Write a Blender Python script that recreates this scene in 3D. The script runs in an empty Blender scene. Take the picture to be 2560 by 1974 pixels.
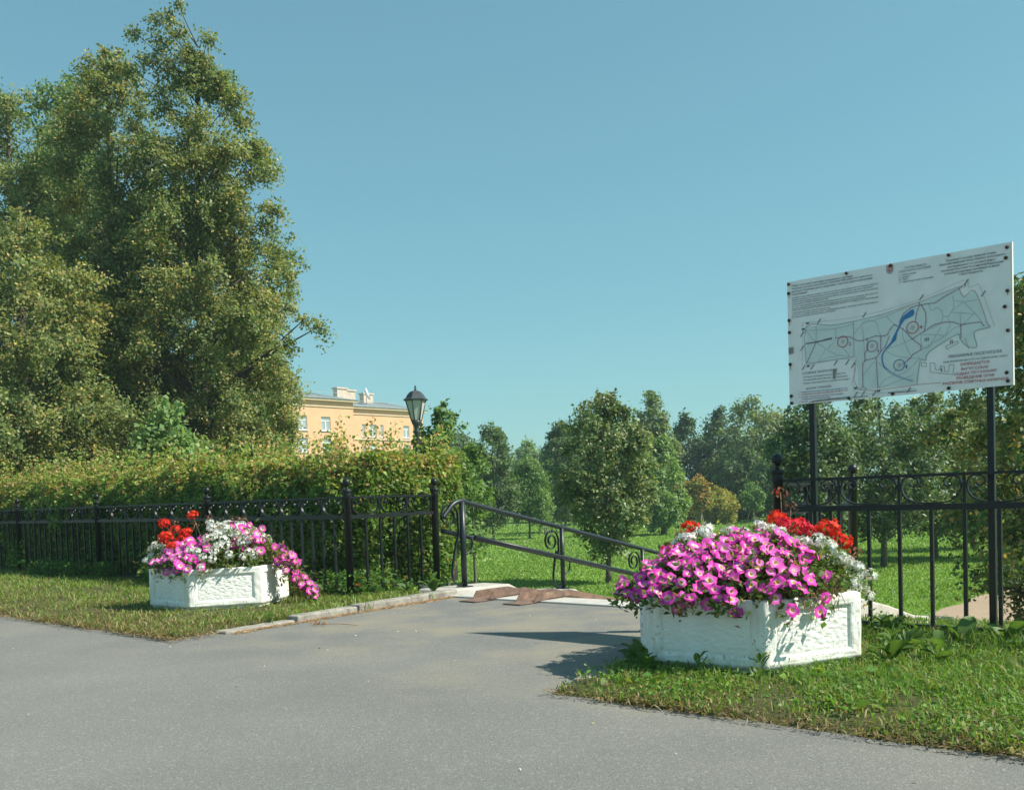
import bpy, math, random
import numpy as np
from mathutils import Vector, Matrix, noise as mnoise

scene = bpy.context.scene
COL = scene.collection
R_ = math.radians

# ------------------------------------------------------------------ camera
EYE = 1.12
cam_data = bpy.data.cameras.new('camera')
cam = bpy.data.objects.new('camera', cam_data)
COL.objects.link(cam)
cam_data.sensor_width = 36.0
cam_data.lens = 35.0
cam_data.shift_y = 0.1418
cam_data.clip_start = 0.05
cam_data.clip_end = 3000.0
cam.matrix_world = Matrix.Translation((0, 0, EYE)) @ Matrix.Rotation(R_(90 - 2.5), 4, 'X') @ Matrix.Rotation(R_(-1.9), 4, 'Z')
scene.camera = cam

# ------------------------------------------------------------------ sky and sun
SUN_EL, SUN_AZ = 45.6, 100.2          # azimuth from +Y towards +X
world = bpy.data.worlds.new('World')
scene.world = world
world.use_nodes = True
wn = world.node_tree.nodes; wl = world.node_tree.links
wn.clear()
sky = wn.new('ShaderNodeTexSky'); sky.sky_type = 'NISHITA'; sky.sun_disc = False
sky.sun_elevation = R_(SUN_EL); sky.sun_rotation = R_(SUN_AZ)
sky.air_density = 1.0; sky.dust_density = 0.8; sky.ozone_density = 1.0
tint = wn.new('ShaderNodeMix'); tint.data_type = 'RGBA'; tint.blend_type = 'MULTIPLY'
tint.inputs[0].default_value = 1.0
tint.inputs[7].default_value = (0.605, 1.07, 1.08, 1)
bg = wn.new('ShaderNodeBackground'); bg.inputs['Strength'].default_value = 0.15
wo = wn.new('ShaderNodeOutputWorld')
gm = wn.new('ShaderNodeGamma'); gm.inputs[1].default_value = 0.55
wl.new(sky.outputs[0], gm.inputs[0]); wl.new(gm.outputs[0], tint.inputs[6]); wl.new(tint.outputs[2], bg.inputs['Color']); wl.new(bg.outputs[0], wo.inputs['Surface'])

sun_data = bpy.data.lights.new('sun', 'SUN')
sun_data.energy = 4.6; sun_data.angle = R_(0.53); sun_data.color = (1.0, 0.945, 0.83)
sun = bpy.data.objects.new('sun', sun_data); COL.objects.link(sun)
sdir = Vector((math.sin(R_(SUN_AZ)) * math.cos(R_(SUN_EL)), math.cos(R_(SUN_AZ)) * math.cos(R_(SUN_EL)), math.sin(R_(SUN_EL))))
sun.rotation_euler = sdir.to_track_quat('Z', 'Y').to_euler()

scene.view_settings.view_transform = 'Standard'
scene.view_settings.look = 'None'
scene.view_settings.exposure = 0.7
scene.view_settings.gamma = 1.0
scene.cycles.max_bounces = 6
scene.cycles.transparent_max_bounces = 6

# ------------------------------------------------------------------ street frame: u along the street, v towards the park
UX, UY, VX, VY = 0.744, -0.668, 0.668, 0.744
STREET_ANGLE = math.atan2(UY, UX)
def W(u, v, z=0.0):
    return Vector((u * UX + v * VX, u * UY + v * VY, z))
def ground_z(v):
    if v < 8.2: return 0.0
    t = min((v - 8.2) / 5.1, 1.0)
    return -1.1 * t

# ------------------------------------------------------------------ materials
def mat_new(name):
    m = bpy.data.materials.new(name); m.use_nodes = True
    nt = m.node_tree; b = nt.nodes['Principled BSDF']
    return m, nt, b
def nd(nt, t, **kw):
    n = nt.nodes.new(t)
    for k, v in kw.items(): setattr(n, k, v)
    return n
def noise_tex(nt, scale, detail=4, rough=0.55, vec=None):
    n = nd(nt, 'ShaderNodeTexNoise'); n.inputs['Scale'].default_value = scale
    n.inputs['Detail'].default_value = detail; n.inputs['Roughness'].default_value = rough
    if vec is not None: nt.links.new(vec, n.inputs['Vector'])
    return n
def ramp(nt, fac, stops):
    r = nd(nt, 'ShaderNodeValToRGB')
    while len(r.color_ramp.elements) < len(stops): r.color_ramp.elements.new(0.5)
    for e, (p, c) in zip(r.color_ramp.elements, stops):
        e.position = p; e.color = (*c, 1) if len(c) == 3 else c
    nt.links.new(fac, r.inputs[0]); return r
def mixc(nt, fac, a, b, blend='MIX'):
    m = nd(nt, 'ShaderNodeMix', data_type='RGBA', blend_type=blend)
    for i, s in ((0, fac), (6, a), (7, b)):
        if hasattr(s, 'links'): nt.links.new(s, m.inputs[i])
        else: m.inputs[i].default_value = s if i == 0 else (*s, 1)
    return m.outputs[2]
def bump(nt, b, height, strength, dist=0.01):
    n = nd(nt, 'ShaderNodeBump'); n.inputs['Strength'].default_value = strength; n.inputs['Distance'].default_value = dist
    nt.links.new(height, n.inputs['Height']); nt.links.new(n.outputs[0], b.inputs['Normal'])
def objco(nt): return nd(nt, 'ShaderNodeTexCoord').outputs['Object']
def geopos(nt): return nd(nt, 'ShaderNodeNewGeometry').outputs['Position']

def plain(name, col, rough=0.5, metal=0.0, var=0.12, scale=12.0, bmp=0.0, spec=0.5):
    m, nt, b = mat_new(name)
    n = noise_tex(nt, scale, 5, vec=geopos(nt))
    dark = tuple(c * (1 - var) for c in col); light = tuple(min(1, c * (1 + var)) for c in col)
    r = ramp(nt, n.outputs[0], [(0.3, dark), (0.7, light)])
    nt.links.new(r.outputs[0], b.inputs['Base Color'])
    b.inputs['Roughness'].default_value = rough; b.inputs['Metallic'].default_value = metal
    b.inputs['Specular IOR Level'].default_value = spec
    if bmp:
        n2 = noise_tex(nt, scale * 6, 4, vec=geopos(nt)); bump(nt, b, n2.outputs[0], bmp, 0.004)
    return m

def leaf_mat(name, transl=0.42, rough=0.5, spec=0.28, through=(1.25, 1.25, 0.55)):
    m, nt, b = mat_new(name)
    a = nd(nt, 'ShaderNodeAttribute', attribute_name='Col')
    nt.links.new(a.outputs[0], b.inputs['Base Color'])
    b.inputs['Roughness'].default_value = rough; b.inputs['Specular IOR Level'].default_value = spec
    t = nd(nt, 'ShaderNodeBsdfTranslucent')
    g = mixc(nt, 1.0, a.outputs[0], through, 'MULTIPLY')
    nt.links.new(g, t.inputs[0])
    mx = nd(nt, 'ShaderNodeMixShader'); mx.inputs[0].default_value = transl
    nt.links.new(b.outputs[0], mx.inputs[1]); nt.links.new(t.outputs[0], mx.inputs[2])
    nt.links.new(mx.outputs[0], nt.nodes['Material Output'].inputs[0])
    return m

M = {}
M['leaf'] = leaf_mat('leaf')
M['leaf_gloss'] = leaf_mat('leaf_gloss', 0.32, 0.48, 0.5)
M['grass'] = leaf_mat('grass_blade', 0.35, 0.5, 0.3)
M['petal'] = leaf_mat('petal', 0.30, 0.6, 0.15, (1.0, 1.0, 1.0))
M['bark'] = plain('bark', (0.075, 0.058, 0.045), 0.9, var=0.4, scale=9, bmp=0.6)
M['bark_young'] = plain('bark_young', (0.11, 0.10, 0.08), 0.85, var=0.35, scale=14, bmp=0.5)
M['twig'] = plain('twig', (0.035, 0.032, 0.022), 0.9, var=0.3)
M['stake'] = plain('stake_wood', (0.30, 0.26, 0.20), 0.85, var=0.2)
M['stem'] = plain('stem', (0.10, 0.14, 0.05), 0.6, var=0.2)
M['dry'] = plain('dry_stem', (0.24, 0.13, 0.07), 0.8, var=0.3)

def iron():
    m, nt, b = mat_new('black_painted_iron')
    n = noise_tex(nt, 30, 6, vec=geopos(nt))
    c = ramp(nt, n.outputs[0], [(0.25, (0.006, 0.008, 0.010)), (0.6, (0.010, 0.013, 0.015)), (0.80, (0.035, 0.034, 0.032))])
    nt.links.new(c.outputs[0], b.inputs['Base Color'])
    b.inputs['Roughness'].default_value = 0.40; b.inputs['Specular IOR Level'].default_value = 0.35
    n2 = noise_tex(nt, 160, 4, vec=geopos(nt)); bump(nt, b, n2.outputs[0], 0.35, 0.003)
    return m
M['iron'] = iron()
M['rail_iron'] = plain('dark_grey_painted_rail', (0.016, 0.022, 0.027), 0.38, var=0.3, scale=20, bmp=0.1, spec=0.4)

def white_paint():
    m, nt, b = mat_new('white_painted_concrete')
    g = geopos(nt)
    n1 = noise_tex(nt, 5, 6, vec=g); n2 = noise_tex(nt, 38, 7, 0.65, vec=g)
    c1 = ramp(nt, n1.outputs[0], [(0.32, (0.76, 0.75, 0.70)), (0.62, (0.86, 0.86, 0.82))])
    chips = ramp(nt, n2.outputs[0], [(0.565, (0, 0, 0)), (0.60, (1, 1, 1))])
    pres = ramp(nt, n1.outputs[0], [(0.46, (0, 0, 0)), (0.60, (0.9, 0.9, 0.9))])
    f = mixc(nt, 1.0, chips.outputs[0], pres.outputs[0], 'MULTIPLY')
    c = mixc(nt, f, c1.outputs[0], (0.42, 0.38, 0.30))
    mp = nd(nt, 'ShaderNodeMapping'); mp.inputs['Scale'].default_value = (1, 1, 0.12); nt.links.new(g, mp.inputs[0])
    stn = noise_tex(nt, 22, 5, 0.6, vec=mp.outputs[0]); sr = ramp(nt, stn.outputs[0], [(0.35, (0.80, 0.78, 0.70)), (0.55, (1, 1, 1))])
    c = mixc(nt, 0.8, c, sr.outputs[0], 'MULTIPLY')
    nt.links.new(c, b.inputs['Base Color']); b.inputs['Roughness'].default_value = 0.62
    n3 = noise_tex(nt, 55, 5, vec=g); bump(nt, b, n3.outputs[0], 0.35, 0.006)
    return m
M['white'] = white_paint()
def panel_paint():
    m, nt, b = mat_new('white_paint_on_rough_panel')
    g = geopos(nt)
    mp = nd(nt, 'ShaderNodeMapping'); mp.inputs['Scale'].default_value = (1, 1, 2.6); nt.links.new(g, mp.inputs[0])
    n1 = noise_tex(nt, 6, 5, vec=g); n3 = noise_tex(nt, 26, 5, 0.6, vec=mp.outputs[0])
    c1 = ramp(nt, n1.outputs[0], [(0.3, (0.78, 0.77, 0.72)), (0.65, (0.86, 0.86, 0.82))])
    nt.links.new(c1.outputs[0], b.inputs['Base Color']); b.inputs['Roughness'].default_value = 0.6
    bump(nt, b, n3.outputs[0], 0.5, 0.012)
    return m
M['panel'] = panel_paint()
M['plinth'] = plain('bare_concrete', (0.40, 0.36, 0.29), 0.9, var=0.2, scale=18, bmp=0.6)
M['soil'] = plain('soil', (0.06, 0.042, 0.03), 1.0, var=0.3, scale=20, bmp=0.8)
M['kerb'] = plain('kerb_concrete', (0.27, 0.25, 0.215), 0.95, var=0.38, scale=8, bmp=0.8)
M['concrete'] = plain('stair_concrete', (0.44, 0.42, 0.38), 0.9, var=0.16, scale=7, bmp=0.5)

def rust():
    m, nt, b = mat_new('rusty_steel')
    g = geopos(nt); n = noise_tex(nt, 9, 7, 0.65, vec=g)
    c = ramp(nt, n.outputs[0], [(0.3, (0.10, 0.066, 0.05)), (0.5, (0.18, 0.115, 0.085)), (0.62, (0.24, 0.145, 0.10)), (0.75, (0.33, 0.25, 0.20))])
    nt.links.new(c.outputs[0], b.inputs['Base Color']); b.inputs['Roughness'].default_value = 0.75; b.inputs['Metallic'].default_value = 0.15
    n2 = noise_tex(nt, 90, 4, vec=g); bump(nt, b, n2.outputs[0], 0.25, 0.0015)
    return m
M['rust'] = rust()

def asphalt():
    m, nt, b = mat_new('asphalt')
    g = geopos(nt)
    fine = noise_tex(nt, 120, 4, 0.75, vec=g); mid = noise_tex(nt, 60, 4, 0.6, vec=g); big = noise_tex(nt, 0.55, 5, 0.55, vec=g); dust = noise_tex(nt, 1.1, 6, 0.6, vec=g)
    vor = nd(nt, 'ShaderNodeTexVoronoi'); vor.inputs['Scale'].default_value = 95; nt.links.new(g, vor.inputs['Vector'])
    base = ramp(nt, fine.outputs[0], [(0.30, (0.128, 0.128, 0.123)), (0.52, (0.195, 0.194, 0.183)), (0.72, (0.28, 0.277, 0.26))])
    st = ramp(nt, vor.outputs['Color'], [(0.0, (0.80, 0.80, 0.80)), (0.75, (1.0, 1.0, 1.0)), (0.95, (1.4, 1.4, 1.36))])
    c = mixc(nt, 1.0, base.outputs[0], st.outputs[0], 'MULTIPLY')
    bigr = ramp(nt, big.outputs[0], [(0.3, (0.86, 0.86, 0.87)), (0.7, (1.12, 1.11, 1.07))])
    c = mixc(nt, 1.0, c, bigr.outputs[0], 'MULTIPLY')
    # blown sand lying towards the park entrance
    sep = nd(nt, 'ShaderNodeSeparateXYZ'); nt.links.new(g, sep.inputs[0])
    vm = nd(nt, 'ShaderNodeVectorMath', operation='DOT_PRODUCT'); vm.inputs[1].default_value = (VX, VY, 0); nt.links.new(g, vm.inputs[0])
    mr = nd(nt, 'ShaderNodeMapRange'); mr.inputs[1].default_value = 3.2; mr.inputs[2].default_value = 6.8; nt.links.new(vm.outputs['Value'], mr.inputs[0])
    dr = ramp(nt, dust.outputs[0], [(0.44, (0, 0, 0)), (0.66, (1, 1, 1))])
    f = nd(nt, 'ShaderNodeMath', operation='MULTIPLY'); nt.links.new(mr.outputs[0], f.inputs[0]); nt.links.new(dr.outputs[0], f.inputs[1])
    f2 = nd(nt, 'ShaderNodeMath', operation='MULTIPLY'); nt.links.new(f.outputs[0], f2.inputs[0]); f2.inputs[1].default_value = 0.9
    c = mixc(nt, f2.outputs[0], c, (0.27, 0.235, 0.17))
    nt.links.new(c, b.inputs['Base Color']); b.inputs['Roughness'].default_value = 0.9; b.inputs['Specular IOR Level'].default_value = 0.25
    ad = nd(nt, 'ShaderNodeMath', operation='ADD'); nt.links.new(fine.outputs[0], ad.inputs[0]); nt.links.new(mid.outputs[0], ad.inputs[1])
    bump(nt, b, ad.outputs[0], 0.55, 0.006)
    return m
M['asphalt'] = asphalt()

def earth(name, cols, scale=3.0, fine=40, bstr=0.8):
    m, nt, b = mat_new(name)
    g = geopos(nt); n = noise_tex(nt, scale, 6, 0.6, vec=g); n2 = noise_tex(nt, fine, 5, 0.65, vec=g)
    ad = nd(nt, 'ShaderNodeMath', operation='ADD'); nt.links.new(n.outputs[0], ad.inputs[0]); nt.links.new(n2.outputs[0], ad.inputs[1])
    ml = nd(nt, 'ShaderNodeMath', operation='MULTIPLY'); nt.links.new(ad.outputs[0], ml.inputs[0]); ml.inputs[1].default_value = 0.5
    k = len(cols); c = ramp(nt, ml.outputs[0], [(0.36 + 0.28 * i / (k - 1), q) for i, q in enumerate(cols)])
    nt.links.new(c.outputs[0], b.inputs['Base Color']); b.inputs['Roughness'].default_value = 0.95; b.inputs['Specular IOR Level'].default_value = 0.15
    bump(nt, b, n2.outputs[0], bstr, 0.03)
    return m
M['verge'] = earth('verge_earth', [(0.055, 0.068, 0.022), (0.085, 0.088, 0.034), (0.13, 0.10, 0.055)], 2.2, 35)
M['lawn'] = earth('lawn_turf', [(0.100, 0.185, 0.024), (0.125, 0.215, 0.034), (0.150, 0.240, 0.046)], 0.35, 9, 0.9)
M['sand'] = earth('sand_path', [(0.30, 0.22, 0.155), (0.36, 0.27, 0.19), (0.40, 0.31, 0.23)], 1.0, 60, 0.3)

# ------------------------------------------------------------------ object helpers
def mesh_np(name, verts, faces, cols=None, smooth=False):
    me = bpy.data.meshes.new(name)
    verts = np.ascontiguousarray(verts, dtype=np.float32); faces = np.ascontiguousarray(faces, dtype=np.int32)
    n, k = faces.shape
    me.vertices.add(len(verts)); me.vertices.foreach_set('co', verts.ravel())
    me.loops.add(n * k); me.loops.foreach_set('vertex_index', faces.ravel())
    me.polygons.add(n)
    me.polygons.foreach_set('loop_start', np.arange(0, n * k, k, dtype=np.int32))
    if smooth: me.polygons.foreach_set('use_smooth', np.ones(n, dtype=bool))
    me.update(calc_edges=True)
    if cols is not None:
        a = me.color_attributes.new('Col', 'FLOAT_COLOR', 'POINT')
        c4 = np.ones((len(verts), 4), dtype=np.float32); c4[:, :3] = cols
        a.data.foreach_set('color', c4.ravel())
    return me
def obj(name, me, mat=None, parent=None, loc=(0, 0, 0), rotz=0.0, kind=None, label=None):
    o = bpy.data.objects.new(name, me); COL.objects.link(o)
    if mat is not None and not me.materials: me.materials.append(M[mat] if isinstance(mat, str) else mat)
    o.location = loc
    if rotz: o.rotation_euler = (0, 0, rotz)
    if parent is not None: o.parent = parent
    if kind: o['kind'] = kind
    if label: o['label'] = label
    return o
def thing(name, label, cat, loc=(0, 0, 0), rotz=0.0, group=None):
    o = bpy.data.objects.new(name, None); COL.objects.link(o)
    o.empty_display_size = 0.2
    o.location = loc; o.rotation_euler = (0, 0, rotz)
    o['label'] = label; o['category'] = cat
    if group: o['group'] = group
    return o
def tag(o, label, cat, group=None):
    o['label'] = label; o['category'] = cat
    if group: o['group'] = group
    return o
def bevel(o, w, seg=2, angle=40):
    m = o.modifiers.new('bevel', 'BEVEL'); m.width = w; m.segments = seg; m.limit_method = 'ANGLE'; m.angle_limit = R_(angle)
    return o

class MB:
    """collects simple shapes for ONE mesh"""
    def __init__(s): s.v = []; s.f = []; s.sm = []
    def add(s, vs, fs, smooth=False):
        b = len(s.v); s.v += [tuple(p) for p in vs]
        s.f += [tuple(b + i for i in f) for f in fs]; s.sm += [smooth] * len(fs)
        return s
    def box(s, c, d, rotz=0.0):
        cx, cy, cz = c; hx, hy, hz = d[0] / 2, d[1] / 2, d[2] / 2
        ca, sa = math.cos(rotz), math.sin(rotz)
        vs = []
        for z in (-hz, hz):
            for x, y in ((-hx, -hy), (hx, -hy), (hx, hy), (-hx, hy)):
                vs.append((cx + x * ca - y * sa, cy + x * sa + y * ca, cz + z))
        return s.add(vs, [(0, 3, 2, 1), (4, 5, 6, 7), (0, 1, 5, 4), (1, 2, 6, 5), (2, 3, 7, 6), (3, 0, 4, 7)])
    def prism(s, poly, z0, z1):
        n = len(poly)
        vs = [(p[0], p[1], z0) for p in poly] + [(p[0], p[1], z1) for p in poly]
        fs = [tuple(reversed(range(n))), tuple(range(n, 2 * n))] + [(i, (i + 1) % n, n + (i + 1) % n, n + i) for i in range(n)]
        return s.add(vs, fs)
    def lathe(s, prof, seg=16, c=(0, 0, 0), smooth=True, phase=0.0):
        vs = []; fs = []
        for r, z in prof:
            for k in range(seg):
                a = 2 * math.pi * k / seg + phase
                vs.append((c[0] + r * math.cos(a), c[1] + r * math.sin(a), c[2] + z))
        for i in range(len(prof) - 1):
            for k in range(seg):
                fs.append((i * seg + k, i * seg + (k + 1) % seg, (i + 1) * seg + (k + 1) % seg, (i + 1) * seg + k))
        fs.append(tuple(reversed(range(seg)))); fs.append(tuple((len(prof) - 1) * seg + k for k in range(seg)))
        return s.add(vs, fs, smooth)
    def tube(s, pts, radii, seg=8, cap=True):
        pts = [Vector(p) for p in pts]; n = len(pts)
        if not hasattr(radii, '__len__'): radii = [radii] * n
        ref = None; vs = []; fs = []
        for i, p in enumerate(pts):
            t = (pts[min(i + 1, n - 1)] - pts[max(i - 1, 0)])
            t = t.normalized() if t.length > 1e-9 else Vector((0, 0, 1))
            if ref is None: ref = Vector((1, 0, 0)) if abs(t.x) < 0.9 else Vector((0, 1, 0))
            a = (ref - t * ref.dot(t)).normalized(); ref = a; b = t.cross(a)
            for k in range(seg):
                w = 2 * math.pi * k / seg
                vs.append(p + (a * math.cos(w) + b * math.sin(w)) * radii[i])
        for i in range(n - 1):
            for k in range(seg):
                fs.append((i * seg + k, i * seg + (k + 1) % seg, (i + 1) * seg + (k + 1) % seg, (i + 1) * seg + k))
        if cap: fs.append(tuple(reversed(range(seg)))); fs.append(tuple((n - 1) * seg + k for k in range(seg)))
        return s.add(vs, fs, True)
    def flatbar(s, pts, wid, thick, nrm):
        """rectangular bar swept along pts lying in a plane with normal nrm; wid along nrm"""
        nrm = Vector(nrm); pts = [Vector(p) for p in pts]; n = len(pts); vs = []; fs = []
        for i, p in enumerate(pts):
            t = (pts[min(i + 1, n - 1)] - pts[max(i - 1, 0)]).normalized()
            b = t.cross(nrm).normalized()
            for sx, sy in ((-1, -1), (1, -1), (1, 1), (-1, 1)):
                vs.append(p + nrm * (sx * wid / 2) + b * (sy * thick / 2))
        for i in range(n - 1):
            for k in range(4):
                fs.append((i * 4 + k, i * 4 + (k + 1) % 4, (i + 1) * 4 + (k + 1) % 4, (i + 1) * 4 + k))
        fs.append((3, 2, 1, 0)); fs.append(tuple((n - 1) * 4 + k for k in range(4)))
        return s.add(vs, fs)
    def mesh(s, name):
        me = bpy.data.meshes.new(name); me.from_pydata(s.v, [], s.f)
        me.polygons.foreach_set('use_smooth', s.sm); me.update()
        return me
    def obj(s, name, mat, parent=None, loc=(0, 0, 0), rotz=0.0, kind=None, label=None):
        return obj(name, s.mesh(name), mat, parent, loc, rotz, kind, label)

def spline(pts, per=6):
    pts = [Vector(p) for p in pts]; out = []
    for i in range(len(pts) - 1):
        p0 = pts[max(i - 1, 0)]; p1 = pts[i]; p2 = pts[i + 1]; p3 = pts[min(i + 2, len(pts) - 1)]
        for k in range(per):
            t = k / per
            out.append(0.5 * ((2 * p1) + (p2 - p0) * t + (2 * p0 - 5 * p1 + 4 * p2 - p3) * t * t + (3 * p1 - p0 - 3 * p2 + p3) * t ** 3))
    out.append(pts[-1]); return out

# ------------------------------------------------------------------ vectorised foliage
def unit(a): return a / np.maximum(np.linalg.norm(a, axis=1, keepdims=True), 1e-9)
def leaf_arrays(c, d, size, col, rng, aspect=0.55, fold=0.12, face=None):
    n = len(c); r = unit(rng.normal(size=(n, 3)) * 0.55 + (np.array([0.15, -0.15, 0.9]) if face is None else face))
    w = unit(np.cross(d, r)); nn = np.cross(w, d)
    s = size[:, None]
    base = c - d * s * 0.5; tip = c + d * s * 0.5 - nn * s * fold
    mid = c + nn * s * fold - d * s * 0.05
    l = mid + w * s * aspect * 0.5 - nn * s * fold * 0.6; q = mid - w * s * aspect * 0.5 - nn * s * fold * 0.6
    v = np.stack([base, l, tip, q], 1).reshape(-1, 3)
    f = np.arange(4 * n).reshape(n, 4)
    return v, f, np.repeat(col, 4, axis=0)
FOLIAGE_GAIN = 1.65
def pick_cols(pal, n, rng, jitter=0.16):
    cols = np.array([p[1] for p in pal], dtype=float); w = np.array([p[0] for p in pal], dtype=float); w /= w.sum()
    c = cols[rng.choice(len(cols), n, p=w)] * FOLIAGE_GAIN
    return np.clip(c * (1 + rng.normal(size=(n, 1)) * jitter) * (1 + rng.normal(size=(n, 3)) * 0.06), 0.004, 1)
def blade_arrays(p, h, w, lean, col, rng, tipcol=None):
    n = len(p); a = rng.random(n) * 2 * np.pi
    side = np.stack([np.cos(a), np.sin(a), np.zeros(n)], 1); b = rng.random(n) * 2 * np.pi
    ld = np.stack([np.cos(b), np.sin(b), np.zeros(n)], 1) * (lean * h)[:, None]
    up = np.array([[0, 0, 1.0]]) * h[:, None]
    w2 = side * (w * 0.5)[:, None]
    m = p + up * 0.55 + ld * 0.3
    zt = np.maximum(0.25, 1 - 0.45 * lean)[:, None]
    v = np.stack([p - w2, p + w2, m + w2 * 0.8, m - w2 * 0.8, p + up * zt + ld], 1).reshape(-1, 3)
    i = (np.arange(n) * 5)[:, None]
    f = np.concatenate([i + np.array([[0, 1, 2]]), i + np.array([[0, 2, 3]]), i + np.array([[3, 2, 4]])], 0)
    return v, f, np.repeat(col, 5, axis=0)

# ================================================================== SETTING
def struct(o): o['kind'] = 'structure'; return o

# street and entrance apron
mb = MB(); mb.add([W(-160, -30), W(160, -30), W(160, 7.98), W(-160, 7.98)], [(0, 1, 2, 3)])
struct(mb.obj('asphalt_road', 'asphalt'))

def vn(x, y, s): return mnoise.noise(Vector((x * s, y * s, 3.7)))
# grass verges on either side of the entrance
def verge(name, u_fn, du0, du1, n, v1=8.35):
    vs = []; fs = []; rows = [0, 0.02, 0.06, 0.12, 0.2, 0.32, 0.46, 0.62, 0.8, 1.0]
    us = np.linspace(du0, du1, n)
    for j, r in enumerate(rows):
        for u in us:
            e = 4.30 + 0.07 * vn(u, 0, 1.1) + 0.05 * vn(u, 5, 4.0)
            v = e + (v1 - e) * r
            uu = u_fn(u, v)
            z = (-0.004 if j == 0 else 0.022 + 0.020 * min(1, j / 3)) + 0.016 * vn(uu, v, 2.2)
            if j and v > 8.2: z = ground_z(v)
            side = uu >= left_lim(v) - 1e-4 if name.endswith('left') else uu <= right_lim(v) + 1e-4
            vs.append(W(uu, v, -0.006 if (j == 0 or (side and v < 8.0)) else z))
    m = len(us)
    for j in range(len(rows) - 1):
        for i in range(m - 1):
            fs.append((j * m + i, j * m + i + 1, (j + 1) * m + i + 1, (j + 1) * m + i))
    b = MB(); b.add(vs, fs, True)
    return struct(b.obj(name, 'verge'))
def left_lim(v): return -7.78 - 0.115 * (v - 4.3) + 0.03 * vn(0, v, 3)
def right_lim(v): return -3.62 - 0.22 * (v - 4.3) + 0.03 * vn(9, v, 3)
def left_edge(u, v):   # pulls the verge's right side to the kerb line
    return min(u, left_lim(v)) if u > -9 else u
def right_edge(u, v):
    return max(u, right_lim(v)) if u < -1.5 else u
verge('grass_verge_left', left_edge, -60, -7.78, 170)
verge('grass_verge_right', right_edge, -4.6, 14, 90)

# park ground: falls from the street to the lawn and runs to the horizon
def lawn_z(u, v):
    z = ground_z(v) - 0.025
    x, y = u * UX + v * VX, u * UY + v * VY
    if -8.5 < u < -4.6 and v < 13.6: z -= 0.3
    if v > 13.5: z += 0.05 * vn(u, v, 0.12)
    if y > 116: z -= 0.95 * min((y - 116) / 7, 1)
    return z
us = sorted(set(list(np.linspace(-330, -60, 12)) + list(np.linspace(-60, 30, 121)) + list(np.linspace(30, 200, 12))))
vsn = list(np.linspace(7.96, 14, 14)) + list(np.linspace(15, 60, 46)) + list(np.linspace(64, 220, 50)) + [260, 320, 400]
vs = [W(u, v, lawn_z(u, v)) for v in vsn for u in us]; m = len(us)
fs = [(j * m + i, j * m + i + 1, (j + 1) * m + i + 1, (j + 1) * m + i) for j in range(len(vsn) - 1) for i in range(m - 1)]
mb = MB(); mb.add(vs, fs, True); struct(mb.obj('park_lawn', 'lawn'))

# sandy path leading away from the foot of the steps
vs = []; fs = []
pv = list(np.linspace(9.6, 60, 70))
for v in pv:
    for k in range(7):
        e0 = max(-6.15 - 0.03 * (v - 17), -4.3 if v < 14.4 else -99) + 0.18 * vn(0, v, 0.9); e1 = -2.6 + 0.1 * (v - 17) + 0.2 * vn(4, v, 0.8)
        u = e0 + (e1 - e0) * k / 6
        vs.append(W(u, v, lawn_z(u, v) + 0.02 - (0.024 if k in (0, 6) else 0)))
fs = [(j * 7 + i, j * 7 + i + 1, (j + 1) * 7 + i + 1, (j + 1) * 7 + i) for j in range(len(pv) - 1) for i in range(6)]
mb = MB(); mb.add(vs, fs, True); struct(mb.obj('sand_path', 'sand'))

# concrete steps down to the park
SL = 0.215
def uvbox(mb, u0, u1, v0, v1, z0, z1):
    p = [W(u0, v0), W(u1, v0), W(u1, v1), W(u0, v1)]
    return mb.prism([(q.x, q.y) for q in p], z0, z1)
st = thing('park_steps', 'pale concrete steps going down from the asphalt into the park', 'steps', W(-6.6, 8.0))
def kid(mb, name, mat, parent, **kw):
    """mesh built in world coordinates, parented to an unrotated thing"""
    o = mb.obj(name, mat, parent, **kw); o.location = -Vector(parent.location); return o
b = MB(); uvbox(b, -8.36, -4.72, 7.94, 8.36, -0.5, 0.018); bevel(kid(b, 'landing_slab', 'concrete', st), 0.012)
for i in range(10):
    b = MB(); v0 = 8.363 + i * 0.5
    uvbox(b, -8.36, -4.72, v0, v0 + 0.497, -1.3, -0.10 - i * 0.1075); bevel(kid(b, 'step', 'concrete', st), 0.012)
def cheek(u0, u1, prof, name):
    n = len(prof); vs = []; fs = []
    for v, z in prof:
        vs += [W(u0, v, z), W(u1, v, z), W(u0, v, -1.4), W(u1, v, -1.4)]
    for i in range(n - 1):
        a, c = i * 4, (i + 1) * 4
        fs += [(a, a + 1, c + 1, c), (a + 1, a + 3, c + 3, c + 1), (a, c, c + 2, a + 2)]
    fs += [(0, 2, 3, 1), ((n - 1) * 4, (n - 1) * 4 + 1, (n - 1) * 4 + 3, (n - 1) * 4 + 2)]
    b = MB(); b.add(vs, fs); return bevel(kid(b, name, 'concrete', st), 0.02)
cheek(-8.86, -8.364, [(8.12, 0.0), (8.16, 0.05), (9.25, 0.03), (9.55, -0.10), (10.6, -0.16), (10.9, -0.34), (13.4, -0.95)], 'side_wall')
cheek(-4.716, -4.34, [(8.10, 0.30), (9.6, 0.08), (11.2, -0.25), (12.0, -0.45), (12.3, -0.49), (13.34, -0.62), (14.3, -0.95), (14.35, -1.2)], 'side_wall')

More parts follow.
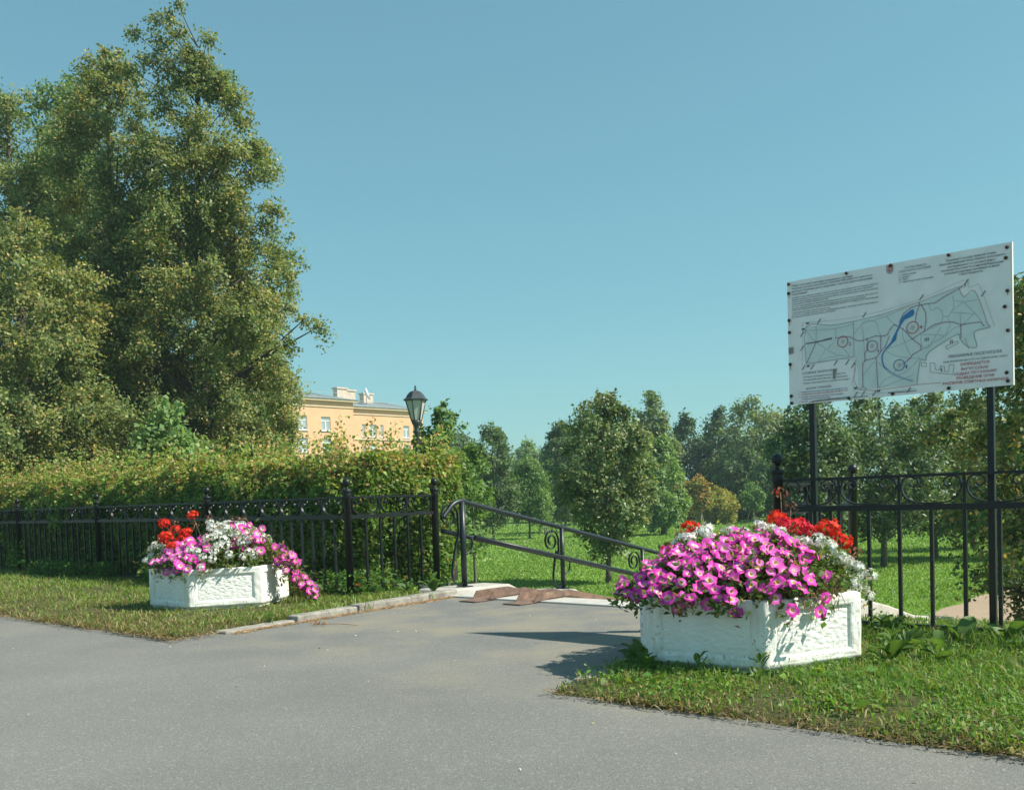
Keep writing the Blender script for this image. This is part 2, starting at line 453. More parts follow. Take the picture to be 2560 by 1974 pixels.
# kerb stones along both sides of the entrance
def kerb(name, pts, n):
    root = bpy.data.objects.new(name, None); COL.objects.link(root); root['kind'] = 'structure'
    root.location = W(*pts[0])
    a, c = Vector(pts[0]), Vector(pts[1]); d = (c - a) / n; t = d.normalized(); nr = Vector((-t.y, t.x))
    rng = random.Random(len(name))
    for i in range(n):
        p = a + d * (i + 0.008); q = a + d * (i + 0.985); w = 0.075; j = rng.uniform(-0.012, 0.012); zt = (0.03, 0.055, 0.075, 0.085)[min(i, 3)] + rng.uniform(-0.012, 0.012)
        poly = [W(*(p + nr * (j - w))), W(*(q + nr * (j - w))), W(*(q + nr * (j + w))), W(*(p + nr * (j + w)))]
        b = MB(); b.prism([(s.x, s.y) for s in poly], -0.1, zt)
        o = b.obj('kerb_stone', 'kerb', root); o.location = -root.location; bevel(o, 0.018, 3)
kerb('kerb_left', [(-7.76, 4.75), (-8.22, 8.12)], 4)
kerb('kerb_right', [(-3.62, 4.62), (-4.36, 7.95)], 4)

# ------------------------------------------------------------------ grass
GREEN = [(5, (0.072, 0.145, 0.020)), (4, (0.105, 0.185, 0.028)), (2, (0.140, 0.205, 0.042)), (0.9, (0.18, 0.185, 0.065)), (0.7, (0.22, 0.17, 0.09))]
DRYG = [(2, (0.090, 0.125, 0.030)), (2, (0.15, 0.15, 0.055)), (2.4, (0.19, 0.145, 0.075)), (1, (0.13, 0.08, 0.04))]
def grass_patch(name, label, n, uf, vf, hf, seed, wid=0.006, keep=None, dry_fn=None, zf=None, lean=(0.2, 1.0), pal=GREEN):
    rng = np.random.default_rng(seed)
    u = uf(rng, n); v = vf(rng, n, u)
    if keep is not None:
        k = keep(u, v, rng); u, v = u[k], v[k]
    n = len(u)
    z = np.full(n, 0.02) if zf is None else zf(u, v)
    p = np.stack([u * UX + v * VX, u * UY + v * VY, z], 1)
    h = hf(rng, n, u, v)
    c = pick_cols(pal, n, rng)
    if dry_fn is not None:
        dm = rng.random(n) < dry_fn(u, v); c[dm] = pick_cols(DRYG, int(dm.sum()), rng)
        ln = rng.uniform(*lean, n); ln[dm] *= 1.5
    else: ln = rng.uniform(*lean, n)
    vv, ff, cc = blade_arrays(p, h, wid * rng.uniform(0.7, 1.5, n), ln, c, rng)
    o = obj(name, mesh_np(name, vv, ff, cc), 'grass', kind='stuff'); o['label'] = label; o['category'] = 'grass'
    return o
nz = np.vectorize(lambda a, b, s: mnoise.noise(Vector((a * s, b * s, 1.3))))
def in_planter(u, v, cx, cy, r):
    cu, cv = cx * UX + cy * UY, cx * VX + cy * VY
    return (u - cu) ** 2 + (v - cv) ** 2 < r * r
PR = (1.483, 6.418, 0.745, -3.8, 0.052, 0.476)    # right planter: x, y, corner radius, rotation, bottom, rim
PLT = (-3.238, 10.986, 0.745, -9.4, 0.052, 0.476)
def keep_r(u, v, rng):
    lim = -3.60 - 0.22 * (v - 4.3)
    tuft = nz(u, v, 2.3); bare = nz(u + 7, v, 1.1)
    return (u > lim) & ~in_planter(u, v, PR[0], PR[1], 0.62) & (rng.random(len(u)) < np.clip(0.62 + 1.6 * tuft + 1.1 * bare + 0.25 * (v > 5.2), 0.10, 1))
grass_patch('verge_grass_right', 'unmown green grass with dry straw around the right planter', 150000,
            lambda r, n: r.uniform(-4.5, 1.2, n), lambda r, n, u: 4.27 + 3.9 * r.random(n) ** 1.15,
            lambda r, n, u, v: (0.03 + 0.10 * r.random(n) ** 1.8) * (0.55 + 0.45 * np.clip((v - 4.3) / 0.5, 0, 1)) * (1 + 0.6 * (v > 6.6) * r.random(n)) * np.where(v > 7.25, 0.45, 1.0), 3, 0.0068, keep_r,
            lambda u, v: np.clip(0.72 - 0.95 * (v - 4.3), 0.07, 0.75))
def keep_l(u, v, rng):
    lim = -7.80 - 0.115 * (v - 4.3)
    return (u < lim + 0.22 * rng.random(len(u)) ** 4 * (nz(u, v, 2.5) > 0)) & ~in_planter(u, v, PLT[0], PLT[1], 0.62) & (rng.random(len(u)) < np.clip(0.6 + 1.2 * nz(u, v, 2.0), 0.2, 1))
grass_patch('verge_grass_left', 'yellowing grass strip between the asphalt and the long black fence', 85000,
            lambda r, n: -7.8 - 13 * r.random(n) ** 1.2, lambda r, n, u: 4.27 + 3.4 * r.random(n) ** 1.05,
            lambda r, n, u, v: r.uniform(0.035, 0.11, n) * (1 + 0.5 * (v > 6.3) * r.random(n)), 4, 0.009, keep_l,
            lambda u, v: np.clip(0.92 - 0.42 * (v - 4.3), 0.12, 0.9), lean=(0.3, 1.3),
            pal=[(4, (0.080, 0.150, 0.022)), (4, (0.120, 0.180, 0.032)), (3, (0.17, 0.20, 0.052)), (1, (0.19, 0.16, 0.075))])
# lawn: short blades over the part that is near enough to show them
LZ = np.vectorize(lawn_z)
def keep_lawn(u, v, rng):
    return ~((u > np.where(v < 14.4, -4.3, -6.1 - 0.03 * (v - 17))) & (u < -2.6 + 0.1 * (v - 17)) & (v > 9.6)) & ~((u > -8.9) & (u < -4.3) & (v < 14))
LAWNP = [(5, (0.102, 0.188, 0.026)), (4, (0.125, 0.212, 0.033)), (2, (0.160, 0.230, 0.048)), (0.35, (0.24, 0.25, 0.18))]
def lawn_blades():
    rng = np.random.default_rng(5); n = 230000
    D = 12.0 * (75.0 / 12.0) ** rng.random(n); a = rng.uniform(-0.30, 0.56, n); x = D * a; y = D
    u = x * UX + y * UY; v = x * VX + y * VY
    k = (v > 8.6) & keep_lawn(u, v, rng) & ~((u < -9.0) & (v < 10.2)); u, v, x, y, D = u[k], v[k], x[k], y[k], D[k]; n = len(u)
    p = np.stack([x, y, LZ(u, v)], 1); patch = nz(x, y, 0.25)
    col = pick_cols(LAWNP, n, rng) * (1 + 0.25 * patch)[:, None]
    vv, ff, cc = blade_arrays(p, rng.uniform(0.03, 0.07, n) * (1 + 0.008 * D), 0.0010 * D * rng.uniform(0.6, 1.5, n), rng.uniform(0.3, 1.2, n), col, rng)
    o = obj('lawn_grass', mesh_np('lawn_grass', vv, ff, cc), 'grass', kind='stuff'); o['label'] = 'mown green lawn grass in the park'; o['category'] = 'grass'
lawn_blades()

# ================================================================== FENCES
def post_mesh(h=1.39, r=0.043):
    b = MB()
    b.lathe([(r, -0.05), (r, h - 0.235), (r + 0.004, h - 0.232), (r + 0.004, h - 0.175), (r + 0.002, h - 0.17), (r + 0.014, h - 0.155), (r + 0.016, h - 0.14), (r + 0.008, h - 0.13),
             (0.022, h - 0.122), (0.018, h - 0.108), (0.024, h - 0.099)], 18)
    pr = []
    for k in range(11):
        a = -math.pi / 2 + 0.35 + (math.pi - 0.35) * k / 10
        pr.append((max(0.046 * math.cos(a), 0.001), h - 0.05 + 0.05 * math.sin(a)))
    b.lathe(pr, 18)
    return b.mesh('post')
S_ = 0.00114
def scroll_path(s):
    k = s / 395.0
    half = [(615, 325), (622, 344), (645, 350), (664, 322), (655, 287), (612, 270), (576, 286), (566, 318), (562, 348), (563, 378), (572, 410), (594, 446), (640, 476), (690, 486), (742, 488)]
    pts = [((x - 742.5) * k, 0, 0.978 + (488 - y) * 0.00086) for x, y in half]
    full = pts + [(-x, 0, z) for x, _, z in reversed(pts[:-1])]
    return spline(full, 4)
def scroll_mesh(s): return MB().flatbar(scroll_path(s), 0.026, 0.010, (0, 1, 0)).mesh('scroll')
SCROLLS = {}
BAL = MB().box((0, 0, 0.51), (0.024, 0.024, 0.84)).mesh('baluster')
UPR = MB().box((0, 0, 1.072), (0.020, 0.012, 0.19)).mesh('upper_bar')
CLASP = MB().box((0, 0, 1.100), (0.044, 0.036, 0.030)).mesh('clasp')
POST = post_mesh()
def fence(name, label, posts, nsp, end_post=True, start_post=True, group=None, drop=None):
    """posts: list of (x,y); one panel between each pair with nsp scroll spacings"""
    root = thing(name, label, 'fence', (posts[0][0], posts[0][1], 0), group=group)
    o0 = Vector(root.location)
    for i, p in enumerate(posts):
        if (i == 0 and not start_post) or (i == len(posts) - 1 and not end_post): continue
        o = obj('post', POST, 'iron', root, Vector((p[0], p[1], drop[i] if drop else 0)) - o0)
        rr = random.Random(i * 7 + len(name)); o.rotation_euler = (rr.uniform(-0.012, 0.012), rr.uniform(-0.012, 0.012), 0)
    for i in range(len(posts) - 1):
        a, c = Vector(posts[i]), Vector(posts[i + 1]); d = c - a; L = d.length; ang = math.atan2(d.y, d.x); t = d / L
        ns = nsp[i] if hasattr(nsp, '__len__') else nsp
        e = 0.043; sp = (L - 2 * e) / ns; key = round(sp, 3)
        if key not in SCROLLS: SCROLLS[key] = scroll_mesh(sp)
        mid = (a + c) / 2; dz = (drop[i] + drop[i + 1]) / 2 if drop else 0; base = Vector((mid.x, mid.y, dz)) - o0
        for nm, z, h, th in (('top_rail', 1.176, 0.020, 0.030), ('middle_rail', 0.952, 0.042, 0.036), ('bottom_rail', 0.095, 0.036, 0.030)):
            MB().box((0, 0, z), (L - 0.02, th, h)).obj(nm, 'iron', root, base, ang)
        for k in range(1, 2 * ns):
            q = a + t * (e + sp * k / 2)
            obj('baluster', BAL, 'iron', root, Vector((q.x, q.y, dz)) - o0, ang)
            if k % 2 == 0:
                obj('upper_bar', UPR, 'iron', root, Vector((q.x, q.y, dz)) - o0, ang)
                obj('clasp', CLASP, 'iron', root, Vector((q.x, q.y, dz)) - o0, ang)
        for k in range(ns):
            q = a + t * (e + sp * (k + 0.5))
            obj('scroll', SCROLLS[key], 'iron', root, Vector((q.x, q.y, dz)) - o0, ang)
    return root
def wxy(u, v): p = W(u, v); return (p.x, p.y)
LP0 = (-1.83, 11.16)
fence('iron_fence', 'long black iron fence with scroll frieze and ball posts in front of the hedge',
      [LP0, (-4.12, 13.50), (-6.66, 16.02), (-9.05, 18.30), (-11.45, 20.6)], 7)
fence('iron_fence', 'short black iron fence return between the hedge end and the handrail', [LP0, (-0.97, 12.62)], 3, start_post=False)
RP0 = wxy(-3.66, 7.22)
fence('iron_fence', 'black iron scroll fence panel under the park map board', [RP0, wxy(-0.42, 7.22), wxy(2.8, 7.22)], 7)
fence('iron_fence', 'short black iron fence return running back behind the right planter', [RP0, (3.34, 9.75)], 3, start_post=False, drop=[0, -0.06])

# ================================================================== HANDRAIL
hr = thing('handrail', 'dark grey tubular handrail with spiral scrolls descending into the park', 'handrail', W(-8.55, 8.63, 0.05))
HU = -8.55
def hz(v): return 1.085 - 0.212 * (v - 8.63)
top = [W(HU, 8.30, 0.90), W(HU, 8.36, 0.955), W(HU, 8.45, 1.035), W(HU, 8.53, 1.075), W(HU, 8.63, 1.088)] + [W(HU, v, hz(v)) for v in (8.75, 9.2, 10.5, 12, 13.6, 14.2)]
kid(MB().tube(spline(top, 5), 0.030, 14), 'top_rail', 'rail_iron', hr)
def hz2(v): return hz(v) - 0.405
kid(MB().tube([W(HU - 0.075, v, hz2(v)) for v in (8.36, 10, 12, 14.1)], 0.030, 14), 'middle_rail', 'rail_iron', hr)
kid(MB().tube([W(HU + 0.09, v, hz2(v) - 0.01) for v in (8.75, 10, 12, 14.1)], 0.024, 12), 'middle_rail', 'rail_iron', hr)
def spiral(v, zc, r0, turns, dv=1, n=44, end=0.22):
    pts = []
    for k in range(n):
        a = math.pi / 2 * 0.2 + 2 * math.pi * turns * k / (n - 1); r = r0 * (1 - (1 - end) * k / (n - 1))
        pts.append(W(HU, v - dv * 0.0 + r * math.cos(a), zc + r * math.sin(a)))
    return pts
nv = Vector((UX, UY, 0))
for i, (v, zb) in enumerate(((8.63, 0.04), (10.54, -0.15), (12.45, -0.68))):
    zt = hz(v)
    kid(MB().tube([W(HU, v, zb), W(HU, v, zt - 0.005)], 0.036 if i == 0 else 0.030, 14), 'post', 'rail_iron', hr)
    kid(MB().box(W(HU, v, zb + 0.006), (0.15, 0.15, 0.012), STREET_ANGLE), 'base_plate', 'rail_iron', hr)
    sc = v - 0.23; zc = zt - 0.17
    pts = [W(HU, v - 0.03, zb + 0.12), W(HU, v - 0.10, zb + 0.10), W(HU, v - 0.085, zb + 0.16), W(HU, v - 0.03, zb + 0.17), W(HU, v - 0.02, zb + 0.07), W(HU, v - 0.10, zb + 0.025), W(HU, v - 0.19, zb + 0.10), W(HU, v - 0.20, zb + 0.22), W(HU, v - 0.13, zb + 0.52), W(HU, v - 0.075, zt - 0.40)]
    sp_pts = []
    for k in range(40):
        a = -0.25 + (2 * math.pi * 1.7) * k / 39; r = 0.155 * (1 - 0.68 * k / 39)
        sp_pts.append(W(HU, sc + r * math.cos(a), zc + r * math.sin(a)))
    kid(MB().flatbar(spline(pts[3:], 4) + sp_pts, 0.030, 0.010, nv), 'scroll', 'rail_iron', hr)
    br = spline([W(HU, v + 0.03, hz2(v) - 0.24), W(HU, v + 0.11, hz2(v) - 0.21), W(HU, v + 0.155, hz2(v) - 0.13), W(HU, v + 0.15, hz2(v + 0.15) - 0.02)], 4)
    kid(MB().tube(br, 0.011, 8), 'bracket', 'rail_iron', hr)

# rusty pram ramps laid over the steps
def ramp_thing(uc, label):
    r = thing('pram_ramp', label, 'ramp', W(uc, 7.75), group='rusty pram ramps over the steps')
    prof = [(7.62, 0.006), (7.84, 0.008), (8.12, 0.026), (8.42, 0.024), (13.2, -1.0)]
    w = 0.125; th = 0.008
    def strip(u0, u1, zf0, zf1, pr):
        vs = []; fs = []
        for v, z in pr:
            a, c = zf0(v, z), zf1(v, z)
            vs += [W(u0, v, a[0]), W(u1, v, c[0]), W(u1, v, c[1]), W(u0, v, a[1])]
        for i in range(len(pr) - 1):
            for k in range(4): fs.append((i * 4 + k, i * 4 + (k + 1) % 4, (i + 1) * 4 + (k + 1) % 4, (i + 1) * 4 + k))
        fs += [(3, 2, 1, 0), tuple((len(pr) - 1) * 4 + k for k in range(4))]
        return MB().add(vs, fs)
    flat = lambda v, z: (z, z + th)
    kid(strip(uc - w, uc + w, flat, flat, prof), 'ramp_plate', 'rust', r)
    fl = [(7.84, 0.008), (7.90, 0.012), (8.12, 0.026), (8.42, 0.024), (13.2, -1.0)]
    def hgt(v, z): return (z + th + 0.001, z + (0.012 if v < 7.86 else 0.085 if v < 8.0 else 0.075))
    for s in (-1, 1):
        u0 = uc + s * w
        kid(strip(u0 - 0.005, u0 + 0.005, hgt, hgt, fl), 'side_flange', 'rust', r)
ramp_thing(-7.52, 'rusty steel pram ramp nearer the handrail')
ramp_thing(-6.88, 'rusty steel pram ramp farther from the handrail, nearer the right planter')

# ================================================================== MAP BOARD
SIGN = {'ground': [[(151,588),(347,571),(525,576),(725,594),(1003,645),(1298,712),(1278,690),(1310,632),(1381,662),(1472,402),(1371,384),(1389,283),(1326,291),(1279,347),(1259,383),(1066,284),(1044,227),(1006,232),(979,64),(554,69),(539,303),(523,314),(145,306)]],'pond': [[(964,600),(972,577),(959,554),(899,533),(868,490),(846,450),(837,400),(801,370),(770,344),(761,349),(797,384),(819,428),(855,492),(878,545),(899,567),(947,597)]],'stream': [[(765,344),(738,309),(733,265),(746,220),(768,196)]],'palestream': [[(768,196),(807,161),(876,122),(949,93)]],'dash': [[(383,471),(486,470),(550,430),(587,425),(623,434),(687,447),(740,439),(776,443),(798,483),(825,510),(860,492),(907,450),(949,393),(1008,342),(1014,307),(956,281),(930,250),(886,221)],[(869,533),(891,577),(951,615),(1007,623),(1003,645)],[(1007,623),(1086,623),(1111,619),(1169,651),(1298,703)],[(1019,621),(1048,566),(1051,506),(1038,440)],[(953,392),(1034,432),(1109,472),(1183,478),(1232,472),(1284,446),(1414,447),(1437,415)],[(1284,446),(1287,355)],[(623,434),(632,402),(627,358),(604,326),(607,277),(689,289),(721,324),(757,359),(789,433)],[(607,277),(589,257),(586,88)],[(689,289),(699,67)],[(727,441),(724,328)],[(152,314),(229,461)],[(860,492),(869,533)],[(1007,623),(985,567),(976,509)]],'smudge': [[(148,458),(229,461),(354,471)],[(287,468),(354,475)]],'paths': [[(150,559),(230,552),(384,543),(525,554)],[(231,584),(229,461)],[(386,543),(385,471)],[(150,559),(224,461),(300,401),(246,326)],[(315,395),(383,458)],[(319,389),(390,344),(488,323)],[(438,396),(488,327)],[(523,479),(580,541)],[(580,541),(616,567),(688,552),(710,487),(727,441)],[(589,540),(604,326)],[(589,549),(769,579),(891,616)],[(769,579),(812,525),(847,494)],[(890,479),(885,419),(922,311),(947,256)],[(757,341),(862,362),(957,392)],[(765,331),(826,289),(930,258),(1006,249)],[(1016,307),(1100,347),(1182,386),(1240,428),(1312,442)],[(1017,426),(1012,376),(1024,323),(1066,318),(1117,395),(1150,449)],[(1025,412),(1117,399),(1182,382)],[(1069,621),(1086,576),(1111,581),(1127,587),(1160,556),(1167,522),(1200,517),(1225,546),(1305,599)],[(1225,546),(1241,577),(1234,653)],[(1305,599),(1376,514),(1422,450)],[(1250,617),(1313,598),(1400,600)],[(1225,538),(1281,529),(1368,507)],[(1281,529),(1284,446)],[(1376,514),(1304,451)],[(1200,517),(1212,457),(1182,386)],[(1167,522),(1151,474),(1076,443)],[(708,75),(762,131),(894,159),(1006,249)],[(708,66),(806,91),(954,135)],[(235,309),(313,336),(390,331)],[(592,176),(675,264)],[(702,252),(789,163)],[(807,161),(930,258)]],'red_border': [[(523,575),(523,314)],[(539,303),(554,69),(979,64),(1146,61)],[(725,594),(1003,645),(1298,712),(1306,698)],[(1278,690),(1310,632),(1381,662),(1461,420)],[(1311,351),(1334,274)]],'border': [[(145,306),(151,588),(347,571),(525,576),(725,594)],[(145,306),(523,314)],[(1461,420),(1472,402),(1371,384),(1389,283),(1326,291),(1279,347),(1259,383),(1066,284),(1044,227),(1006,232),(979,64)],[(586,88),(563,68)],[(586,88),(613,66)]],'building': [[(1182,311),(1263,337),(1267,320),(1230,308),(1190,289),(1182,311)],[(1073,206),(1106,202),(1110,155),(1143,152),(1143,177),(1172,171),(1172,136),(1200,131),(1205,178),(1237,178),(1228,108),(1074,143),(1073,206)],[(1014,218),(1048,210),(1046,184),(1014,190),(1014,218)]],'outer': [[(117,295),(118,582),(148,619),(357,606),(608,608),(1003,662),(1307,747),(1338,693),(1385,701),(1416,679),(1503,406)],[(157,291),(520,296),(526,50),(970,35)]],'ticks': [(258,616),(608,612),(1022,675),(1326,731),(1435,635),(119,536),(117,430),(125,281),(196,277),(381,286),(471,280),(515,252),(533,36),(587,35),(672,31),(923,31)],'gates': [(163,612),(128,571),(161,287),(533,82),(703,45)],'bolts': [(16,932),(479,937),(809,937),(1212,935),(1588,918),(1580,849),(1588,630),(1570,526),(1588,366),(1577,85),(1584,29),(1200,17),(807,14),(480,12),(21,15),(19,70),(15,315),(14,561),(14,654),(14,861)],'circ': [(439,437,40,'r'),(661,376,40,'p'),(956,471,41,'r'),(856,216,39,'b')],'shield': (800,911),'peel': [[(151,5),(201,20),(346,24),(474,22),(477,12),(346,11),(230,8)],[(4,444),(45,446),(42,398),(4,391)],[(770,27),(875,25),(978,24),(980,18),(875,18),(772,20)],[(506,18),(626,17),(628,12),(508,11)],[(358,239),(388,239),(375,165),(360,165)]],'text': [('Объект культурного наследия регионального значения:',39,908,529,903,'k'),('"Комплекс построек малолетнего отделения Николаевского сиротского',39,885,671,886,'k'),('института ("Куракина дача"),территория с парком и гидротехническими',41,863,672,864,'k'),('сооружениями"',40,843,168,843,'k'),('В начале 19 века каменное строение с парком в составе дачной усадьбы князя А.Б.Куракина перешло в',43,817,715,819,'k'),('ведение Петербургского Воспитательного дома (будущего Николаевского сиротского института).',42,800,676,802,'k'),('В 1868 г. парк расширен и перестроен: высажены деревья и кустарники,разбиты извилистые дорожки,',42,783,714,785,'k'),('через водоемы устроены живописные мостики.',42,768,337,769,'k'),('До 1880 г. парк развивался в проекте формирования ансамбля Малолетнего отделения Николаевского',41,750,714,752,'k'),('сиротского института. Впоследствии на территории парка проводились ремонтные работы.',41,733,624,735,'k'),('После 1917 г. парк претерпел значительные изменения,увеличилась его площадь за счёт присоединений',41,720,713,722,'k'),('пришкольной застройки и северо-западной части.',40,702,348,702,'k'),('В 2014-2016 г. проведен комплекс работ по капитальному ремонту парка,включая восстановление его',40,685,713,687,'k'),('исторической объемно-пространственной композиции.',40,670,386,671,'k'),('СОСТАВ ОБЪЕКТА',904,895,1059,893,'k'),('КУЛЬТУРНОГО НАСЛЕДИЯ:',868,872,1091,873,'k'),('I - Главное здание',864,850,988,850,'k'),('II - Лазарет',865,832,941,833,'k'),('III - Парк',865,816,930,817,'k'),('IV - Гидротехническое сооружение',864,799,1106,799,'k'),('Подлежит государственной охране.',1194,892,1522,892,'k'),('Лица,причинившие вред объекту культурного',1143,871,1577,870,'k'),('наследия,несут в соответствии с',1203,847,1515,846,'k'),('законодательством Российской Федерации',1158,827,1563,824,'k'),('уголовную,административную и иную',1179,804,1541,804,'k'),('ответственность.',1278,784,1438,783,'k'),('УВАЖАЕМЫЕ ПОСЕТИТЕЛИ!',1198,227,1549,225,'k'),('ИНФОРМИРУЕМ ВАС,ЧТО НА ТЕРРИТОРИИ ПАРКА',1166,194,1584,193,'k'),('УСЛОВНЫЕ ОБОЗНАЧЕНИЯ',109,227,390,229,'k'),('- Лестницы,оборудованные рельсовыми пандусами',110,201,457,199,'k'),('- Пути движения маломобильных групп населения',110,178,468,175,'k'),('- Граница территории объекта культурного наследия',109,153,484,151,'k'),('ДЕТСКИЕ ПЛОЩАДКИ:',140,109,346,111,'k'),('III',1040,363,1068,363,'k'),('II',1213,325,1231,326,'k'),('I',1150,136,1157,137,'k'),('ЗАПРЕЩАЕТСЯ:',1277,163,1473,163,'r'),('ВЫГУЛ СОБАК',1283,131,1462,130,'r'),('ХОДЬБА ПО ГАЗОНАМ',1237,100,1513,101,'r'),('РАЗВЕДЕНИЕ ОГНЯ',1254,72,1497,69,'r'),('РАСПИТИЕ СПИРТНЫХ НАПИТКОВ',1161,43,1588,37,'r'),('2. Тематическая игровая площадка для детей от 7 лет',82,69,472,69,'r'),('2',486,402,505,402,'r'),('4',1006,455,1025,455,'r'),('4. Площадка',81,14,154,15,'r'),('1. Тематическая игровая площадка для детей от 5 лет',83,87,470,85,'b'),('1',902,189,913,188,'b'),('3. Игровая площадка для детей от 3 лет и детей с',82,50,440,46,'p'),('ограниченными возможностями',103,33,332,31,'p'),('3',698,325,715,326,'p')]}
def flatcol(name, c, rough=0.5): return plain(name, c, rough, var=0.06, scale=8)
M['board'] = flatcol('board_face', (0.86, 0.85, 0.83), 0.5)
M['board_edge'] = flatcol('board_edge', (0.72, 0.70, 0.66), 0.5)
M['ink_k'] = flatcol('ink_dark', (0.13, 0.14, 0.155)); M['ink_r'] = flatcol('ink_red', (0.50, 0.07, 0.075))
M['ink_b'] = flatcol('ink_blue', (0.08, 0.16, 0.30)); M['ink_p'] = flatcol('ink_purple', (0.30, 0.16, 0.26))
M['map_green'] = flatcol('map_ground', (0.66, 0.74, 0.71)); M['map_path'] = flatcol('map_path_grey', (0.48, 0.53, 0.53))
M['map_line'] = flatcol('map_border_line', (0.28, 0.31, 0.31)); M['map_red'] = flatcol('map_red_line', (0.52, 0.33, 0.29))
M['map_pond'] = flatcol('map_pond_blue', (0.03, 0.19, 0.45)); M['map_pale'] = flatcol('map_stream_pale', (0.30, 0.46, 0.52))
M['peel'] = plain('peeled_grey', (0.26, 0.26, 0.25), 0.9, var=0.35, scale=40)
SB_U0, SB_V, SB_Z = -3.579, 7.285, 1.760
sgn = thing('map_board', 'large white park map notice board with rusty bolts on two black posts', 'sign', W(-2.78, 7.31, 0))
def BP(a, b_, off=0.0):      # millimetres on the board face -> world (face looks towards the street)
    return W(SB_U0 + a / 1000.0, SB_V - 0.004 - off * 2.0, SB_Z + b_ / 1000.0)
b = MB(); uvbox(b, SB_U0, SB_U0 + 1.61, SB_V - 0.004, SB_V + 0.008, SB_Z, SB_Z + 0.95); board = kid(b, 'board', 'board', sgn)
b = MB(); uvbox(b, SB_U0 + 1.6102, SB_U0 + 1.618, SB_V - 0.005, SB_V + 0.022, SB_Z - 0.001, SB_Z + 0.951); kid(b, 'edge_strip', 'board_edge', sgn)
for u in (-3.409, -2.117):
    b = MB(); b.box(W(u, SB_V + 0.038, 1.30), (0.044, 0.044, 2.70), STREET_ANGLE); bevel(kid(b, 'post', 'iron', sgn), 0.004)
def sub(mb, name, mat): o = mb.obj(name, mat, board); o.location = -Vector(sgn.location) - Vector(board.location); return o
def ribbons(name, mat, lines, wid, off, dash=None):
    mb = MB()
    for ln in lines:
        pts = [Vector(p) for p in ln]
        if len(pts) > 3 and not dash: pts = [Vector((q.x, q.y)) for q in spline([(p.x, p.y, 0) for p in pts], 3)]
        segs = []
        if dash:
            for a, c in zip(pts, pts[1:]):
                d = c - a; L = d.length; k = 0.0
                while k < L:
                    segs.append((a + d * (k / L), a + d * (min(k + dash[0], L) / L))); k += dash[0] + dash[1]
        else: segs = list(zip(pts, pts[1:]))
        for a, c in segs:
            d = c - a
            if d.length < 1e-6: continue
            d.normalize(); n = Vector((-d.y, d.x)) * wid / 2; a2 = a - d * wid * 0.25; c2 = c + d * wid * 0.25
            off += 0.000001
            mb.add([BP(*(a2 - n), off), BP(*(c2 - n), off), BP(*(c2 + n), off), BP(*(a2 + n), off)], [(0, 1, 2, 3)])
    return sub(mb, name, mat)
def fillpoly(name, mat, polys, off):
    mb = MB()
    for p in polys:
        mb.add([BP(x, y, off) for x, y in p], [tuple(range(len(p)))])
    return sub(mb, name, mat)
fillpoly('map_ground', 'map_green', SIGN['ground'], 0.0005)
for ln in SIGN['paths']: ribbons('map_path', 'map_path', [ln], 6, 0.0010)
for ln in SIGN['outer']: ribbons('map_outer_line', 'map_path', [ln], 3, 0.0010)
for ln in SIGN['border']: ribbons('map_border', 'map_line', [ln], 4.5, 0.0013)
for ln in SIGN['red_border']: ribbons('map_border', 'map_red', [ln], 4, 0.0016)
ribbons('map_building', 'map_line', [l for p in SIGN['building'] for l in zip(p, p[1:])], 3.5, 0.0016)
ribbons('map_stream', 'map_pale', SIGN['palestream'], 13, 0.0019)
ribbons('map_stream', 'map_pond', SIGN['stream'], 9, 0.0019)
fillpoly('map_pond', 'map_pond', SIGN['pond'], 0.0022)
for ln in SIGN['dash']: ribbons('map_route', 'ink_p', [ln], 5.5, 0.0025, (20, 6))
ribbons('graffiti_smear', 'ink_k', SIGN['smudge'], 9, 0.0027)
for a, c, r, k in SIGN['circ']:
    ring = [(a + r * math.cos(t * math.pi / 16), c + r * math.sin(t * math.pi / 16)) for t in range(33)]
    ribbons('map_circle', 'ink_' + k, list(zip(ring, ring[1:])), 5.5, 0.0028)
    fillpoly('map_playground', flatcol('map_playground', (0.55, 0.47, 0.46)), [[(a + 0.4 * r * math.cos(t), c + 0.45 * r * math.sin(t)) for t in (0.2, 1.3, 2.2, 3.5, 4.9)]], 0.0028)
ribbons('distance_mark', 'ink_k', [((a - 13, c - 17), (a + 13, c + 17)) for a, c in SIGN['ticks']], 6.5, 0.0028)
ribbons('gate_mark', 'ink_k', [((a - 8, c), (a + 8, c)) for a, c in SIGN['gates']], 15, 0.0028)
sa, sc_ = SIGN['shield']
fillpoly('crest', flatcol('crest_pale', (0.50, 0.50, 0.52)), [[(sa - 21, sc_ + 30), (sa - 21, sc_ - 14), (sa - 12, sc_ - 27), (sa, sc_ - 32), (sa + 12, sc_ - 27), (sa + 21, sc_ - 14), (sa + 21, sc_ + 30)]], 0.0024)
ring = [(-21, 30), (-21, -14), (-12, -27), (0, -32), (12, -27), (21, -14), (21, 30)]
ribbons('crest_outline', 'ink_k', [((sa + p[0], sc_ + p[1]), (sa + q[0], sc_ + q[1])) for p, q in zip(ring, ring[1:])], 3.5, 0.0027)
fillpoly('crest_shield', flatcol('crest_red', (0.55, 0.05, 0.06)), [[(sa - 13, sc_ + 26), (sa - 13, sc_ - 10), (sa, sc_ - 22), (sa + 13, sc_ - 10), (sa + 13, sc_ + 26)]], 0.0028)
ribbons('crest_mark', 'board', [((sa - 8, sc_ - 8), (sa + 8, sc_ + 10)), ((sa + 8, sc_ - 8), (sa - 8, sc_ + 10))], 2.5, 0.0031)
fillpoly('peeled_patch', 'peel', SIGN['peel'], 0.0034)
